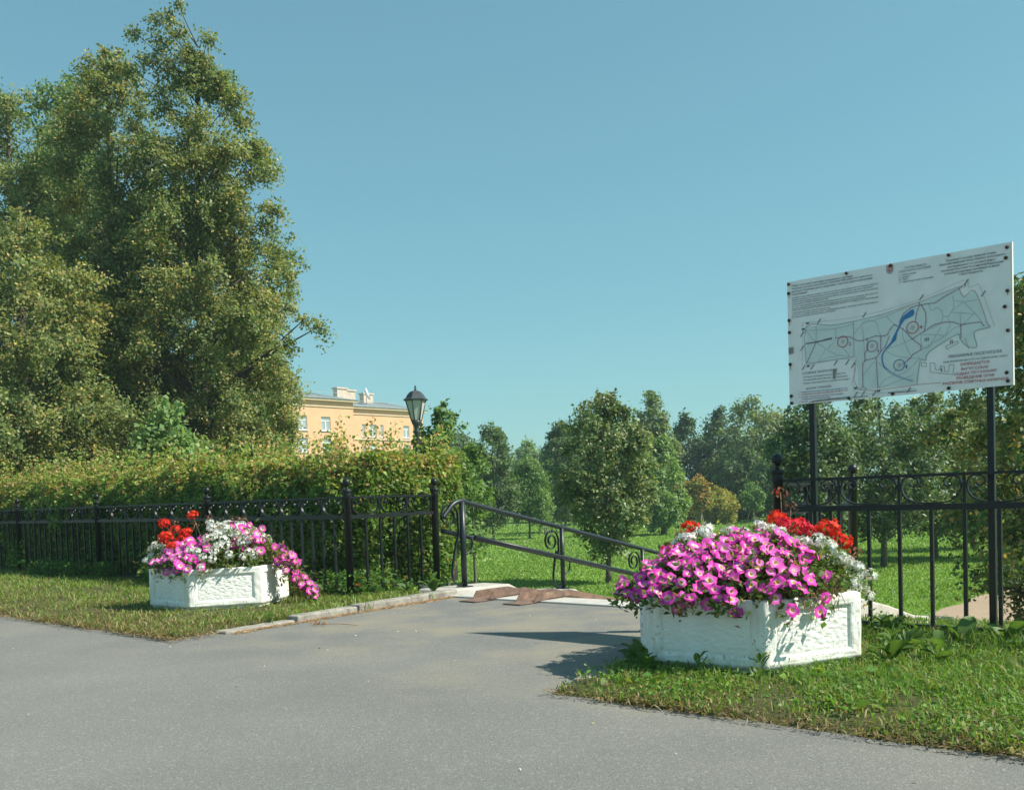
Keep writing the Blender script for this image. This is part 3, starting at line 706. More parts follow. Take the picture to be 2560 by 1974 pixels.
def text_line(s, x0, y0, x1, y1, col):
    cu = bpy.data.curves.new('t', 'FONT'); cu.body = s; cu.size = 1.0; cu.resolution_u = 1; cu.offset = 0.012
    t = bpy.data.objects.new('t', cu); COL.objects.link(t); bpy.context.view_layer.update()
    me0 = t.evaluated_get(bpy.context.evaluated_depsgraph_get()).to_mesh()
    co = np.array([v.co[:] for v in me0.vertices]); fs = [tuple(p.vertices) for p in me0.polygons]
    t.evaluated_get(bpy.context.evaluated_depsgraph_get()).to_mesh_clear()
    bpy.data.objects.remove(t); bpy.data.curves.remove(cu)
    if len(co) == 0: return
    a, c = Vector((x0, y0)), Vector((x1, y1)); d = c - a; L = d.length; d.normalize(); n = Vector((-d.y, d.x))
    xm, xM = co[:, 0].min(), co[:, 0].max(); kx = L / max(xM - xm, 1e-6)
    ky = min(max(kx, 12.0), 32.0) if len(s) > 3 else 34.0
    mb = MB(); mb.add([BP(*(a + d * ((p[0] - xm) * kx) + n * (p[1] * ky)), 0.0030) for p in co], fs)
    sub(mb, 'lettering', 'ink_' + col)
for row in SIGN['text']: text_line(*row)
M['bolt'] = plain('rusty_bolt', (0.07, 0.03, 0.018), 0.8, var=0.4, scale=60)
M['rust_run'] = plain('rust_stain', (0.40, 0.25, 0.13), 0.8, var=0.2, scale=50)
ax = Vector((VX, VY, 0))
rr = random.Random(5)
for a, c in SIGN['bolts']:
    p = BP(a, c, 0.003); q = BP(a, c, 0.010)
    kid(MB().tube([p, (p + q) / 2, q], [0.013, 0.012, 0.006], 8), 'bolt', 'bolt', sgn)
    if rr.random() < 0.6 and c > 60:
        L = rr.uniform(18, 45); fillpoly('rust_run', 'rust_run', [[(a - 5, c), (a + 5, c), (a + 2, c - L), (a - 1, c - L)]], 0.0031)

# ================================================================== PLANTERS
def planter(label, P, seed):
    cx, cy, s, rot, z0, z1 = P
    root = thing('planter', label, 'planter', (cx, cy, 0), group='white hexagonal concrete planters')
    H = z1 - z0
    az = [R_(rot + 60 * k) for k in range(6)]
    def hexr(r, z): return [(r * math.sin(a), -r * math.cos(a), z) for a in az]
    b = MB()
    lo = z0 + 0.035
    vs = hexr(s, z1) + hexr(s, lo) + hexr(s - 0.045, z0) + hexr(s - 0.085, z1) + hexr(s - 0.095, z1 - 0.10)
    fs = []
    for k in range(6):
        n = (k + 1) % 6
        fs += [(6 + k, 12 + k, 12 + n, 6 + n), (0 + k, 0 + n, 18 + n, 18 + k), (18 + k, 18 + n, 24 + n, 24 + k)]
    fs.append(tuple(12 + k for k in range(6)))
    b.add(vs, fs)
    hs = s / 2; ap = s * math.cos(math.pi / 6); mx, mt, mbm = 0.085, 0.07, 0.05; dep = 0.020; bv = 0.012
    for k in range(6):
        a0, a1 = Vector(hexr(s, 0)[k]), Vector(hexr(s, 0)[(k + 1) % 6])
        t = (a1 - a0).normalized(); nrm = Vector((t.y, -t.x, 0)); c = (a0 + a1) / 2
        def q(x, z, d=0): return c + t * x - nrm * d + Vector((0, 0, z))
        o = [q(-hs, lo), q(hs, lo), q(hs, z1), q(-hs, z1)]
        xi, zi0, zi1 = hs - mx, lo + mbm, z1 - mt
        i1 = [q(-xi, zi0), q(xi, zi0), q(xi, zi1), q(-xi, zi1)]
        i2 = [q(-xi + bv, zi0 + bv, dep), q(xi - bv, zi0 + bv, dep), q(xi - bv, zi1 - bv, dep), q(-xi + bv, zi1 - bv, dep)]
        vs = o + i1 + i2
        fs = [(j, (j + 1) % 4, 4 + (j + 1) % 4, 4 + j) for j in range(4)] + [(4 + j, 4 + (j + 1) % 4, 8 + (j + 1) % 4, 8 + j) for j in range(4)]
        b.add(vs, fs)
    body = b.obj('body', 'white', root)
    wd = body.modifiers.new('weld', 'WELD'); wd.merge_threshold = 0.0005
    bevel(body, 0.016, 3, 25)
    sd = body.modifiers.new('subdivide', 'SUBSURF'); sd.subdivision_type = 'SIMPLE'; sd.levels = 3; sd.render_levels = 3
    tx = bpy.data.textures.new('worn_surface', 'CLOUDS'); tx.noise_scale = 0.055; tx.noise_depth = 3
    dp = body.modifiers.new('worn_surface', 'DISPLACE'); dp.texture = tx; dp.strength = 0.011; dp.mid_level = 0.5; dp.texture_coords = 'LOCAL'
    # rough chiselled panels
    pw, ph = (hs - mx - bv) * 2 + 0.006, (z1 - mt - bv) - (lo + mbm + bv) + 0.006
    nx, nzz = 84, 34; vs = []; fs = []
    for j in range(nzz + 1):
        for i in range(nx + 1):
            x = (i / nx - 0.5) * pw; z = j / nzz * ph
            wob = 0.02 * mnoise.noise(Vector((x * 9, z * 9, seed)))
            d = mnoise.voronoi(Vector((x * 24 + seed, (z + wob) * 62, 0.5)))[0]
            h = 0.006 * min(1.0, d[0] * 1.2) + 0.003 * mnoise.noise(Vector((x * 30, z * 70, seed)))
            ed = min(i, nx - i, j, nzz - j)
            vs.append((x, -h * min(1, ed / 2), z))
    fs = [(j * (nx + 1) + i, j * (nx + 1) + i + 1, (j + 1) * (nx + 1) + i + 1, (j + 1) * (nx + 1) + i) for j in range(nzz) for i in range(nx)]
    pm = MB().add(vs, fs, True).mesh('panel')
    for k in range(6):
        am = R_(rot + 60 * k + 30)
        obj('panel', pm, 'panel', root, ((ap - dep + 0.001) * math.sin(am), -(ap - dep + 0.001) * math.cos(am), lo + mbm + bv - 0.003), am)
    pb = MB(); pb.prism([(0.80 * s * math.sin(a), -0.80 * s * math.cos(a)) for a in az], -0.03, z0 + 0.002); pb.obj('plinth', 'plinth', root)
    sb = MB(); sb.prism([((s - 0.092) * math.sin(a), -(s - 0.092) * math.cos(a)) for a in az], z1 - 0.12, z1 - 0.055); sb.obj('soil', 'soil', root)
    return root
planter('white hexagonal concrete planter with chipped paint in front of the right fence', PR, 1.0)
planter('white hexagonal concrete planter on the grass in front of the long left fence', PLT, 4.0)

# ------------------------------------------------------------------ blossoms (shared meshes)
def petunia_mesh(seed, edge, pale, lobes=5, cup=0.0):
    rng = random.Random(seed); seg = 15; R = 0.047
    rings = [(0.003, -0.006, (0.85, 0.42, 0.05)), (0.011, -0.001, (0.90, 0.62, 0.16)), (0.016, 0.003, pale), (0.028, 0.006, tuple(e * 0.92 + p * 0.08 for e, p in zip(edge, pale))), (R, 0.003, edge)]
    vs = []; cs = []; fs = []
    for i, (r, z, c) in enumerate(rings):
        for k in range(seg):
            a = 2 * math.pi * k / seg
            lob = 1 + (0.10 * math.cos(lobes * a) if i == 4 else 0) + (rng.uniform(-0.05, 0.05) if i == 4 else 0)
            rr_ = r * lob * (1 + (0.25 * math.cos(lobes * a) if i == 2 else 0))
            vs.append((rr_ * math.cos(a), rr_ * math.sin(a) * (1 - 18 * abs(cup)), z + (rng.uniform(-0.011, 0.009) if i == 4 else 0) + cup * (rr_ / R) ** 2 * (1.2 + math.cos(2 * a + seed))))
            j = rng.uniform(0.85, 1.12); cs.append(tuple(min(1, x * j) for x in c))
    for i in range(4):
        for k in range(seg): fs.append((i * seg + k, i * seg + (k + 1) % seg, (i + 1) * seg + (k + 1) % seg, (i + 1) * seg + k))
    return mesh_np('petunia_bloom', np.array(vs), np.array(fs), np.array(cs), True)
PET = [petunia_mesh(1, (0.86, 0.055, 0.50), (0.88, 0.55, 0.70)), petunia_mesh(2, (0.92, 0.085, 0.56), (0.92, 0.70, 0.78)),
       petunia_mesh(3, (0.78, 0.040, 0.46), (0.78, 0.26, 0.58)), petunia_mesh(4, (0.90, 0.12, 0.57), (0.92, 0.76, 0.80)), petunia_mesh(5, (0.84, 0.050, 0.50), (0.80, 0.35, 0.62), 5, 0.006), petunia_mesh(6, (0.88, 0.070, 0.54), (0.90, 0.62, 0.74), 5, -0.008), petunia_mesh(7, (0.78, 0.14, 0.58), (0.86, 0.5, 0.68), 5, 0.011), petunia_mesh(8, (0.55, 0.06, 0.38), (0.6, 0.2, 0.42), 5, 0.016)]
def floret_cluster(name, n, R, fr, cols, seed, hemi=0.2, flat=0.6):
    rng = np.random.default_rng(seed); V = []; F = []; C = []
    for k in range(n):
        z = 1 - (k + 0.5) / n * (1 + hemi) ; a = k * 2.39996
        d = Vector((math.sqrt(max(0, 1 - z * z)) * math.cos(a), math.sqrt(max(0, 1 - z * z)) * math.sin(a), z))
        d = (d + Vector(rng.normal(size=3) * 0.2)).normalized()
        p = Vector((d.x * R, d.y * R, d.z * R * flat)) * rng.uniform(0.72, 1.15)
        t = d.orthogonal().normalized(); q = d.cross(t); c = cols[rng.integers(len(cols))]; ph = rng.random() * 6.28
        b0 = len(V); V.append(tuple(p - d * fr * 0.15)); C.append(tuple(x * 0.9 for x in c))
        for i in range(10):
            w = ph + i * math.pi / 5; r = fr * (1.0 if i % 2 == 0 else 0.5); V.append(tuple(p + (t * math.cos(w) + q * math.sin(w)) * r + d * fr * (0.12 if i % 2 == 0 else 0.0)))
            C.append(tuple(min(1, x * rng.uniform(0.85, 1.1)) for x in c))
        for i in range(10): F.append((b0, b0 + 1 + i, b0 + 1 + (i + 1) % 10))
    return mesh_np(name, np.array(V), np.array(F), np.array(C))
WHT = [floret_cluster('white_cluster', 17, 0.040, 0.020, [(0.86, 0.86, 0.80), (0.80, 0.82, 0.74)], s) for s in (1, 2, 3)]
RED = [floret_cluster('geranium_head', 26, 0.052, 0.021, c, s, 0.5, 0.72) for s, c in ((4, [(0.82, 0.042, 0.018), (0.72, 0.026, 0.014)]), (5, [(0.86, 0.060, 0.022), (0.74, 0.032, 0.016)]), (6, [(0.74, 0.028, 0.07), (0.80, 0.04, 0.06)]))]
SPARSE = floret_cluster('geranium_head', 11, 0.046, 0.015, [(0.66, 0.05, 0.011), (0.35, 0.12, 0.06), (0.30, 0.14, 0.08)], 8, 0.4, 0.8)
BROWN = floret_cluster('geranium_head', 18, 0.048, 0.013, [(0.20, 0.10, 0.06), (0.14, 0.07, 0.045), (0.28, 0.16, 0.09)], 9, 0.4, 0.8)

def orient(o, d, roll):
    o.rotation_euler = (Vector(d).to_track_quat('Z', 'Y') @ Matrix.Rotation(roll, 3, 'Z').to_quaternion()).to_euler()
def blooms(root, name, meshes, pts, nrm, rng, smin=0.85, smax=1.15, mat='petal'):
    for p, d in zip(pts, nrm):
        o = obj(name, meshes[rng.randrange(len(meshes))], mat, root, Vector(p) - Vector(root.location))
        orient(o, d, rng.uniform(0, 6.28)); k = rng.uniform(smin, smax); o.scale = (k, k, k)
def spread(n, gen, mind, rng, tries=9000):
    out = []
    for _ in range(tries):
        if len(out) >= n: break
        p, d = gen(rng)
        if p is None: continue
        if all((Vector(p) - Vector(q)).length > mind for q, _ in out): out.append((p, d))
    return [a for a, _ in out], [b_ for _, b_ in out]
def foliage(root, name, pts, size, pal, seed, mat='leaf', spreadr=0.04, per=5, drop=0.035):
    rng = np.random.default_rng(seed); pts = np.array(pts, dtype=float)
    c = np.repeat(pts, per, 0); c = c + rng.normal(size=c.shape) * spreadr; c[:, 2] -= drop
    d = unit(rng.normal(size=c.shape) + np.array([0, 0, 0.35])); n = len(c)
    v, f, col = leaf_arrays(c - np.array(root.location), d, size * rng.uniform(0.6, 1.3, n), pick_cols(pal, n, rng), rng, 0.5)
    return obj(name, mesh_np(name, v, f, col), mat, root, kind='stuff')
PETLEAF = [(4, (0.055, 0.095, 0.025)), (3, (0.08, 0.125, 0.035)), (1, (0.15, 0.15, 0.05)), (0.6, (0.16, 0.09, 0.05))]

def dome(P, h, rx, p=2.2):
    def f(x, y):
        r = math.sqrt(x * x + y * y) / rx
        return P[5] - 0.02 + h * (1 - min(r, 1.3) ** p) + 0.05 * mnoise.noise(Vector((x * 5, y * 5, P[0])))
    return f
def dome_gen(P, h, rx, rmax, test, up=0.5, tilt=(0, -0.55)):
    f = dome(P, h, rx)
    def g(rng):
        a = rng.uniform(0, 6.2832); r = rmax * math.sqrt(rng.random()); x, y = r * math.cos(a), r * math.sin(a)
        if not test(x, y, rng): return None, None
        e = 0.02; z = f(x, y); n = Vector((-(f(x + e, y) - z) / e, -(f(x, y + e) - z) / e, 1.0)).normalized()
        n = (n + Vector((tilt[0] + rng.uniform(-0.65, 0.65), tilt[1] + rng.uniform(-0.5, 0.5), up * rng.uniform(0.0, 0.6)))).normalized()
        return Vector((P[0] + x, P[1] + y, z + rng.uniform(-0.025, 0.035))), n
    return g
def carpet(root, P, seed, r=0.66, n=420):
    rg = random.Random(seed); pts = []
    for _ in range(n):
        a = rg.uniform(0, 6.28); q = r * math.sqrt(rg.random()); pts.append((P[0] + q * math.cos(a), P[1] + q * math.sin(a), P[5] + 0.22 * (1 - (q / 0.75) ** 2) * rg.random() + 0.01))
    foliage(root, 'foliage', pts, 0.055, PETLEAF, seed, per=9, spreadr=0.03, drop=0.0)
# right planter -----------------------------------------------------
rng = random.Random(11)
pr = thing('petunia_plant', 'mass of pink petunias spilling over the front of the right planter', 'petunias', (PR[0], PR[1], PR[5] - 0.06), group='pink petunias in the planters')
def pet_test(x, y, r):
    if y > 0.10 - 0.25 * max(0, x): return False
    if x > 0.38: return False
    if x > 0.22 and y < -0.42: return r.random() < 0.3
    return math.hypot(x, y) < 0.76 or x < -0.2
P1, N1 = spread(205, dome_gen(PR, 0.35, 0.84, 0.80, pet_test, tilt=(0.38, -0.5)), 0.043, rng, 14000)
# trails hanging over the rim on the left and at the front corner
for x, y, z in [(-0.74, 0.05, 0.50), (-0.78, -0.02, 0.55), (-0.70, -0.10, 0.47), (-0.80, 0.08, 0.47), (-0.66, -0.25, 0.47), (-0.62, -0.33, 0.43), (-0.50, -0.46, 0.42), (-0.44, -0.50, 0.46), (-0.22, -0.66, 0.46), (-0.20, -0.69, 0.41), (0.09, -0.80, 0.425), (0.27, -0.73, 0.40), (0.02, -0.72, 0.49), (-0.34, -0.58, 0.45), (0.34, -0.62, 0.47)]:
    P1.append(Vector((PR[0] + x, PR[1] + y, z))); N1.append(Vector((x * 0.6, y - 0.3, rng.uniform(0.0, 0.5))).normalized())
blooms(pr, 'bloom', PET, P1, N1, rng, 0.68, 1.08)
fol = [p - n * 0.03 for p, n in zip(P1, N1)]
foliage(pr, 'foliage', [tuple(p) for p in fol], 0.05, PETLEAF, 21, per=16, spreadr=0.035, drop=0.02)
carpet(pr, PR, 51)
b = MB()
for p in P1[::2]:
    b.tube(spline([(PR[0] + (p.x - PR[0]) * 0.5, PR[1] + (p.y - PR[1]) * 0.5, PR[5] - 0.06), (PR[0] + (p.x - PR[0]) * 0.8, PR[1] + (p.y - PR[1]) * 0.8, max(p.z - 0.04, PR[5])), (p.x, p.y, p.z - 0.005)], 3), 0.0025, 5, False)
kid(b, 'stems', 'stem', pr)
wr = thing('white_verbena_plant', 'white flower clusters along the back and right edge of the right planter', 'flowers', (PR[0] + 0.2, PR[1] + 0.3, PR[5] - 0.06), group='white flowers in the planters')
def wh_test(x, y, r):
    return (y > 0.06 - 0.2 * max(0, x) and x > -0.42) or (x > 0.40 and y > -0.28)
P2, N2 = spread(88, dome_gen(PR, 0.42, 0.86, 0.82, wh_test, tilt=(0.1, -0.6)), 0.054, rng)
for x, y, z in [(0.74, -0.02, 0.50), (0.80, 0.05, 0.46), (0.70, -0.12, 0.55), (0.66, -0.2, 0.48), (0.78, -0.1, 0.42), (0.62, -0.28, 0.52), (0.72, 0.1, 0.62), (0.67, 0.0, 0.64), (0.60, -0.1, 0.66)]:
    P2.append(Vector((PR[0] + x, PR[1] + y, z))); N2.append(Vector((0.5, -0.6, 0.8)).normalized())
blooms(wr, 'flower_cluster', WHT, P2, N2, rng)
foliage(wr, 'foliage', [tuple(p - n * 0.03) for p, n in zip(P2, N2)], 0.045, PETLEAF, 22, per=20, spreadr=0.05, drop=0.03)

def round_leaf(seed):
    rg = random.Random(seed); V = [(0, 0, -0.008)]; C = [(0.14, 0.19, 0.05)]; F = []; n = 14
    for k in range(n):
        a = 0.35 + (2 * math.pi - 0.7) * k / (n - 1); r = 0.062 * (1 + 0.09 * math.cos(7 * a)); V.append((r * math.cos(a), r * math.sin(a), 0.008 * math.sin(3 * a) + rg.uniform(-0.004, 0.004))); C.append((0.11, 0.16, 0.04))
    for k in range(n - 1): F.append((0, 1 + k, 2 + k))
    return mesh_np('geranium_leaf', np.array(V), np.array(F), np.array(C))
GLEAF = [round_leaf(1), round_leaf(2)]
def geranium(label, base, heads, seed, nleaf=12, lr=0.20, lz=0.10):
    rg = random.Random(seed)
    root = thing('geranium_plant', label, 'geranium', base, group='red geraniums in the planters')
    for (x, y, z, me, k) in heads:
        p = Vector((x, y, z)); s0 = Vector(base) + Vector((rg.uniform(-0.06, 0.06), rg.uniform(-0.06, 0.06), 0))
        mid = (s0 + p) / 2 + Vector((rg.uniform(-0.03, 0.03), rg.uniform(-0.03, 0.03), 0.02))
        kid(MB().tube(spline([s0, mid, p], 4), 0.0035, 6), 'flower_stem', 'dry' if me in (SPARSE, BROWN) else 'stem', root)
        o = obj('flower_head', me, 'petal', root, p - Vector(base)); o.scale = (k, k, k); orient(o, (rg.uniform(-0.3, 0.3), -0.45, 1), rg.uniform(0, 6))
    for i in range(nleaf):
        a = rg.uniform(0, 6.28); r = lr * rg.uniform(0.3, 1)
        o = obj('leaf', GLEAF[i % 2], 'leaf', root, (r * math.cos(a), r * math.sin(a), lz + rg.uniform(0.04, 0.22)))
        orient(o, (math.cos(a) * 0.6, math.sin(a) * 0.6 - 0.5, 0.8), rg.uniform(0, 6)); k = rg.uniform(0.7, 1.15); o.scale = (k, k, k)
    return root
zs = PR[5] - 0.06
geranium('two red geranium heads standing above the left end of the right planter', (1.06, 6.60, zs), [(1.21, 6.75, 0.862, RED[0], 1.3), (1.02, 6.50, 0.752, SPARSE, 1.15)], 1, 7)
geranium('tall crimson and withered geranium heads in the middle of the right planter', (1.78, 6.70, zs),
         [(1.858, 6.9, 0.905, RED[0], 1.3), (1.93, 6.7, 0.855, RED[2], 1.45), (1.83, 6.65, 0.875, RED[2], 1.2), (1.80, 6.8, 0.92, RED[1], 1.0), (1.99, 6.75, 0.83, RED[2], 1.1), (1.767, 6.9, 0.864, RED[1], 0.75), (1.869, 6.9, 1.085, SPARSE, 1.1), (1.94, 6.9, 0.985, BROWN, 1.1)], 2, 8)
geranium('bright red geranium heads over the right end of the right planter', (1.93, 6.45, zs),
         [(2.085, 6.55, 0.845, RED[1], 1.5), (2.140, 6.45, 0.760, RED[0], 1.3), (2.21, 6.4, 0.69, SPARSE, 1.0), (1.98, 6.5, 0.80, RED[2], 0.7)], 3, 9, 0.2, 0.10)
# dead petunia stems drying over the rim
b = MB(); rg = random.Random(4)
for k in range(60):
    x = rg.uniform(0.18, 0.50); y = -0.62 + 0.75 * max(0, x - 0.2) + rg.uniform(-0.05, 0.06); z = rg.uniform(0.46, 0.56)
    p = Vector((PR[0] + x, PR[1] + y, z)); q = p + Vector((rg.uniform(-0.05, 0.06), rg.uniform(-0.10, -0.02), rg.uniform(-0.13, 0.03)))
    b.tube(spline([p + Vector((0, 0.08, 0.02)), p, q], 3), 0.0022, 4, False)
kid(b, 'withered_stems', 'dry', pr)

# left planter ------------------------------------------------------
rng = random.Random(12)
pl = thing('petunia_plant', 'bunch of pink petunias at the left front of the left planter', 'petunias', (PLT[0] - 0.3, PLT[1] - 0.3, PLT[5] - 0.06), group='pink petunias in the planters')
P1, N1 = spread(30, dome_gen(PLT, 0.34, 0.80, 0.74, lambda x, y, r: -0.62 < x < -0.02 + 0.1 * r.random() and y < -0.22, tilt=(0.35, -0.65)), 0.055, rng)
for x, y, z in [(-0.50, -0.40, 0.47), (-0.40, -0.55, 0.46), (-0.25, -0.68, 0.47), (-0.12, -0.72, 0.49), (0.02, -0.72, 0.5)]:
    P1.append(Vector((PLT[0] + x, PLT[1] + y, z))); N1.append(Vector((x * 0.5, -0.8, 0.4)).normalized())
blooms(pl, 'bloom', PET, P1, N1, rng, 0.9, 1.2)
foliage(pl, 'foliage', [tuple(p - n * 0.03) for p, n in zip(P1, N1)], 0.055, PETLEAF, 31, per=16)
pt = thing('petunia_plant', 'pink petunias trailing down the right side of the left planter', 'petunias', (PLT[0] + 0.45, PLT[1] - 0.1, PLT[5] - 0.06), group='pink petunias in the planters')
path = spline([(0.30, -0.25, 0.80), (0.55, -0.25, 0.74), (0.78, -0.22, 0.56), (0.88, -0.20, 0.38), (0.98, -0.20, 0.22), (1.06, -0.2, 0.13)], 12)
P1 = []; N1 = []
for k in range(300):
    if len(P1) >= 46: break
    t = rng.random() ** 1.25; q = path[int(t * (len(path) - 1))]; w = 0.16 * (1 - 0.75 * t)
    p = Vector((PLT[0] + q.x + rng.uniform(-w, w), PLT[1] + q.y + rng.uniform(-w, w), q.z + rng.uniform(-w, w) * 0.9))
    if all((p - o_).length > 0.06 for o_ in P1): P1.append(p); N1.append(Vector((rng.uniform(0.1, 0.9), -0.75, rng.uniform(0.1, 0.8))).normalized())
blooms(pt, 'bloom', PET, P1, N1, rng, 0.85, 1.15)
foliage(pt, 'foliage', [tuple(p - n * 0.04) for p, n in zip(P1, N1)] + [(PLT[0] + q.x, PLT[1] + q.y + 0.06, q.z - 0.03) for q in path], 0.05, [(3, (0.08, 0.11, 0.03)), (2, (0.14, 0.13, 0.05)), (1, (0.2, 0.13, 0.07))], 32, per=18, spreadr=0.05)
wl_ = thing('white_verbena_plant', 'mound of white flower clusters in the middle of the left planter', 'flowers', (PLT[0] + 0.05, PLT[1], PLT[5] - 0.06), group='white flowers in the planters')
P2, N2 = spread(54, dome_gen(PLT, 0.46, 0.80, 0.76, lambda x, y, r: (-0.15 + 0.2 * r.random() < x < 0.52 and y < 0.25), tilt=(0.1, -0.7)), 0.062, rng)
blooms(wl_, 'flower_cluster', WHT, P2, N2, rng, 1.0, 1.35)
foliage(wl_, 'foliage', [tuple(p - n * 0.03) for p, n in zip(P2, N2)], 0.05, PETLEAF, 33, per=20, spreadr=0.05)
carpet(wl_, PLT, 52)
w2 = thing('white_verbena_plant', 'small tuft of white flowers at the far left end of the left planter', 'flowers', (PLT[0] - 0.6, PLT[1] - 0.05, PLT[5] - 0.06), group='white flowers in the planters')
P2 = [Vector((PLT[0] - 0.68 + rng.uniform(-0.12, 0.12), PLT[1] - 0.1 + rng.uniform(-0.15, 0.15), rng.uniform(0.5, 0.74))) for _ in range(12)]
N2 = [Vector((-0.3, -0.6, 0.7)).normalized()] * len(P2)
blooms(w2, 'flower_cluster', WHT, P2, N2, rng, 0.8, 1.15)
foliage(w2, 'foliage', [tuple(p - n * 0.03) for p, n in zip(P2, N2)], 0.045, PETLEAF, 34, per=28, spreadr=0.06)
zl = PLT[5] - 0.06
geranium('cluster of red geranium heads at the left of the left planter', (-3.62, 10.95, zl),
         [(-3.83, 11.0, 0.957, RED[0], 1.25), (-3.75, 10.8, 0.822, RED[1], 1.4), (-3.57, 10.9, 0.848, RED[0], 1.35), (-3.65, 10.7, 0.722, RED[1], 1.15), (-3.79, 10.85, 0.77, RED[0], 1.1), (-3.68, 10.9, 0.89, RED[1], 1.0), (-3.60, 10.85, 0.78, RED[0], 1.2), (-3.70, 10.95, 0.95, BROWN, 1.1), (-3.48, 10.95, 0.92, BROWN, 1.2)], 5, 10)
geranium('red and withered geranium heads behind the white flowers of the left planter', (-3.4, 11.15, zl),
         [(-3.55, 11.1, 1.034, RED[1], 1.15), (-3.30, 11.1, 0.869, RED[0], 1.0), (-3.40, 11.2, 0.98, BROWN, 1.3), (-3.14, 11.25, 0.96, BROWN, 1.2), (-3.02, 11.2, 0.96, BROWN, 1.0)], 6, 10)

# ================================================================== HEDGE
def hedge():
    root = thing('hedge', 'long clipped hawthorn hedge with reddish tips behind the black fence', 'hedge', W(-9.0, 8.4, 0))
    o0 = np.array(root.location)
    rng = np.random.default_rng(8)
    u1 = -9.38; v0, v1, H = 7.62, 9.85, 1.70; rad = 0.55
    def surf(n, ua, ub):
        """points on the rounded hedge surface: front face, shoulder, top and end"""
        u = rng.uniform(ua, ub, n); s = rng.random(n) * (1.25 + 0.86 + 1.0)
        v = np.empty(n); z = np.empty(n); nv_ = np.zeros(n); nz_ = np.zeros(n)
        a = s < 1.25; v[a] = v0; z[a] = s[a]; nv_[a] = -1
        b_ = (s >= 1.25) & (s < 2.11); t = (s[b_] - 1.25) / 0.86 * np.pi / 2; v[b_] = v0 + rad * (1 - np.cos(t)); z[b_] = H - rad + rad * np.sin(t); nv_[b_] = -np.cos(t); nz_[b_] = np.sin(t)
        c_ = s >= 2.11; v[c_] = v0 + rad + (s[c_] - 2.11) * 1.75; z[c_] = H; nz_[c_] = 1
        return u, v, z, nv_, nz_
    parts = []
    for n, ua, ub, sz in ((82000, -14.5, u1, 0.062), (60000, -22, -14.5, 0.075), (26000, -34, -22, 0.10)):
        u, v, z, nv_, nz_ = surf(n, ua, ub)
        # end of the hedge: rounded in plan
        bulge = 0.20 * nz(u, z, 1.1) + 0.14 * nz(u + 9, z + v, 2.9)
        dpt = rng.random(n) ** 1.6 * 0.42
        v = v + nv_ * (bulge - dpt); z = z + nz_ * (bulge * 1.2 - dpt)
        e = np.clip((u - (u1 - 0.7)) / 0.7, 0, 1); v = v0 + 0.9 + (v - v0 - 0.9) * (1 - 0.35 * e * e); z = z * (1 - 0.05 * e * e)
        parts.append((u, v, z, np.full(n, sz), np.stack([nv_ * 0.7 * VX, nv_ * 0.7 * VY, 0.35 + nz_ * 0.6], 1)))
    # right-hand end face
    n = 17000; v = rng.uniform(v0 - 0.05, v1 + 0.1, n); z = rng.random(n) * (H + 0.02)
    q = np.abs((v - (v0 + v1) / 2) / 1.2); u = u1 + 0.10 - 0.55 * q ** 2.2 - 0.5 * np.clip((z - 1.2) / 0.6, 0, 1) ** 2 - 0.28 * np.clip((0.9 - z) / 0.9, 0, 1) + 0.16 * nz(v, z, 2.0) - rng.random(n) ** 1.6 * 0.4
    parts.append((u, v, z, np.full(n, 0.062), np.tile([UX * 0.6, UY * 0.6, 0.55], (n, 1))))
    # sprays of new shoots above the top
    k = 900; su = rng.uniform(-26, u1 - 0.1, k); sv = rng.uniform(v0 + 0.2, v1, k); sh = 0.06 + 0.55 * rng.random(k) ** 2.8
    uu = []; vv = []; zz = []
    for a, b_, h in zip(su, sv, sh):
        m = int(10 + 60 * h); t = rng.random(m); uu.append(a + rng.normal(size=m) * 0.05); vv.append(b_ + rng.normal(size=m) * 0.05); zz.append(H - 0.06 + t * h)
    u = np.concatenate(uu); parts.append((u, np.concatenate(vv), np.concatenate(zz), np.full(len(u), 0.055), np.tile([0.2, -0.1, 0.7], (len(u), 1))))
    u, v, z, sz, fc = (np.concatenate([p[i] for p in parts]) for i in range(5))
    zg = np.array([0.0]); c = np.stack([u * UX + v * VX, u * UY + v * VY, z], 1)
    n = len(c)
    d = unit(rng.normal(size=(n, 3)) + np.array([-0.35 * VX, -0.35 * VY, 0.25]))
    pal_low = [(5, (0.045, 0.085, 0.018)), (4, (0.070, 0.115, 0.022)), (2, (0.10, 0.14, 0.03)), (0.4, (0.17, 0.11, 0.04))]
    pal_lit_top = [(5, (0.085, 0.130, 0.027)), (4, (0.125, 0.165, 0.038)), (2.6, (0.20, 0.160, 0.055)), (2.0, (0.22, 0.125, 0.06))]  # reddish tips, plus the sunlit look of the hedge top painted in as lighter leaves
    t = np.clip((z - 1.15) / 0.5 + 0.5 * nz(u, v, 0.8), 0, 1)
    col = np.where((rng.random(n) < t)[:, None], pick_cols(pal_lit_top, n, rng), pick_cols(pal_low, n, rng)) * 1.35
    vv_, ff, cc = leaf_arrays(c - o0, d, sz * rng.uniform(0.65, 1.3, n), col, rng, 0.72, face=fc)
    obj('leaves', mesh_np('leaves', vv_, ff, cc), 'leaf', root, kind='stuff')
    b = MB(); us_ = list(np.linspace(-40, u1 - 0.45, 60)); prof = [(v0 + 0.35, 0.0), (v0 + 0.32, 1.1), (v0 + 0.55, H - 0.42), (v0 + 1.1, H - 0.30), (v1 - 0.1, H - 0.4), (v1 - 0.05, 0.0)]
    vs = []; fs = []
    for uu_ in us_:
        for (a, z_) in prof: vs.append(W(uu_, a + 0.05 * vn(uu_, z_, 2), z_ + 0.05 * vn(uu_, a, 2)))
    m = len(prof)
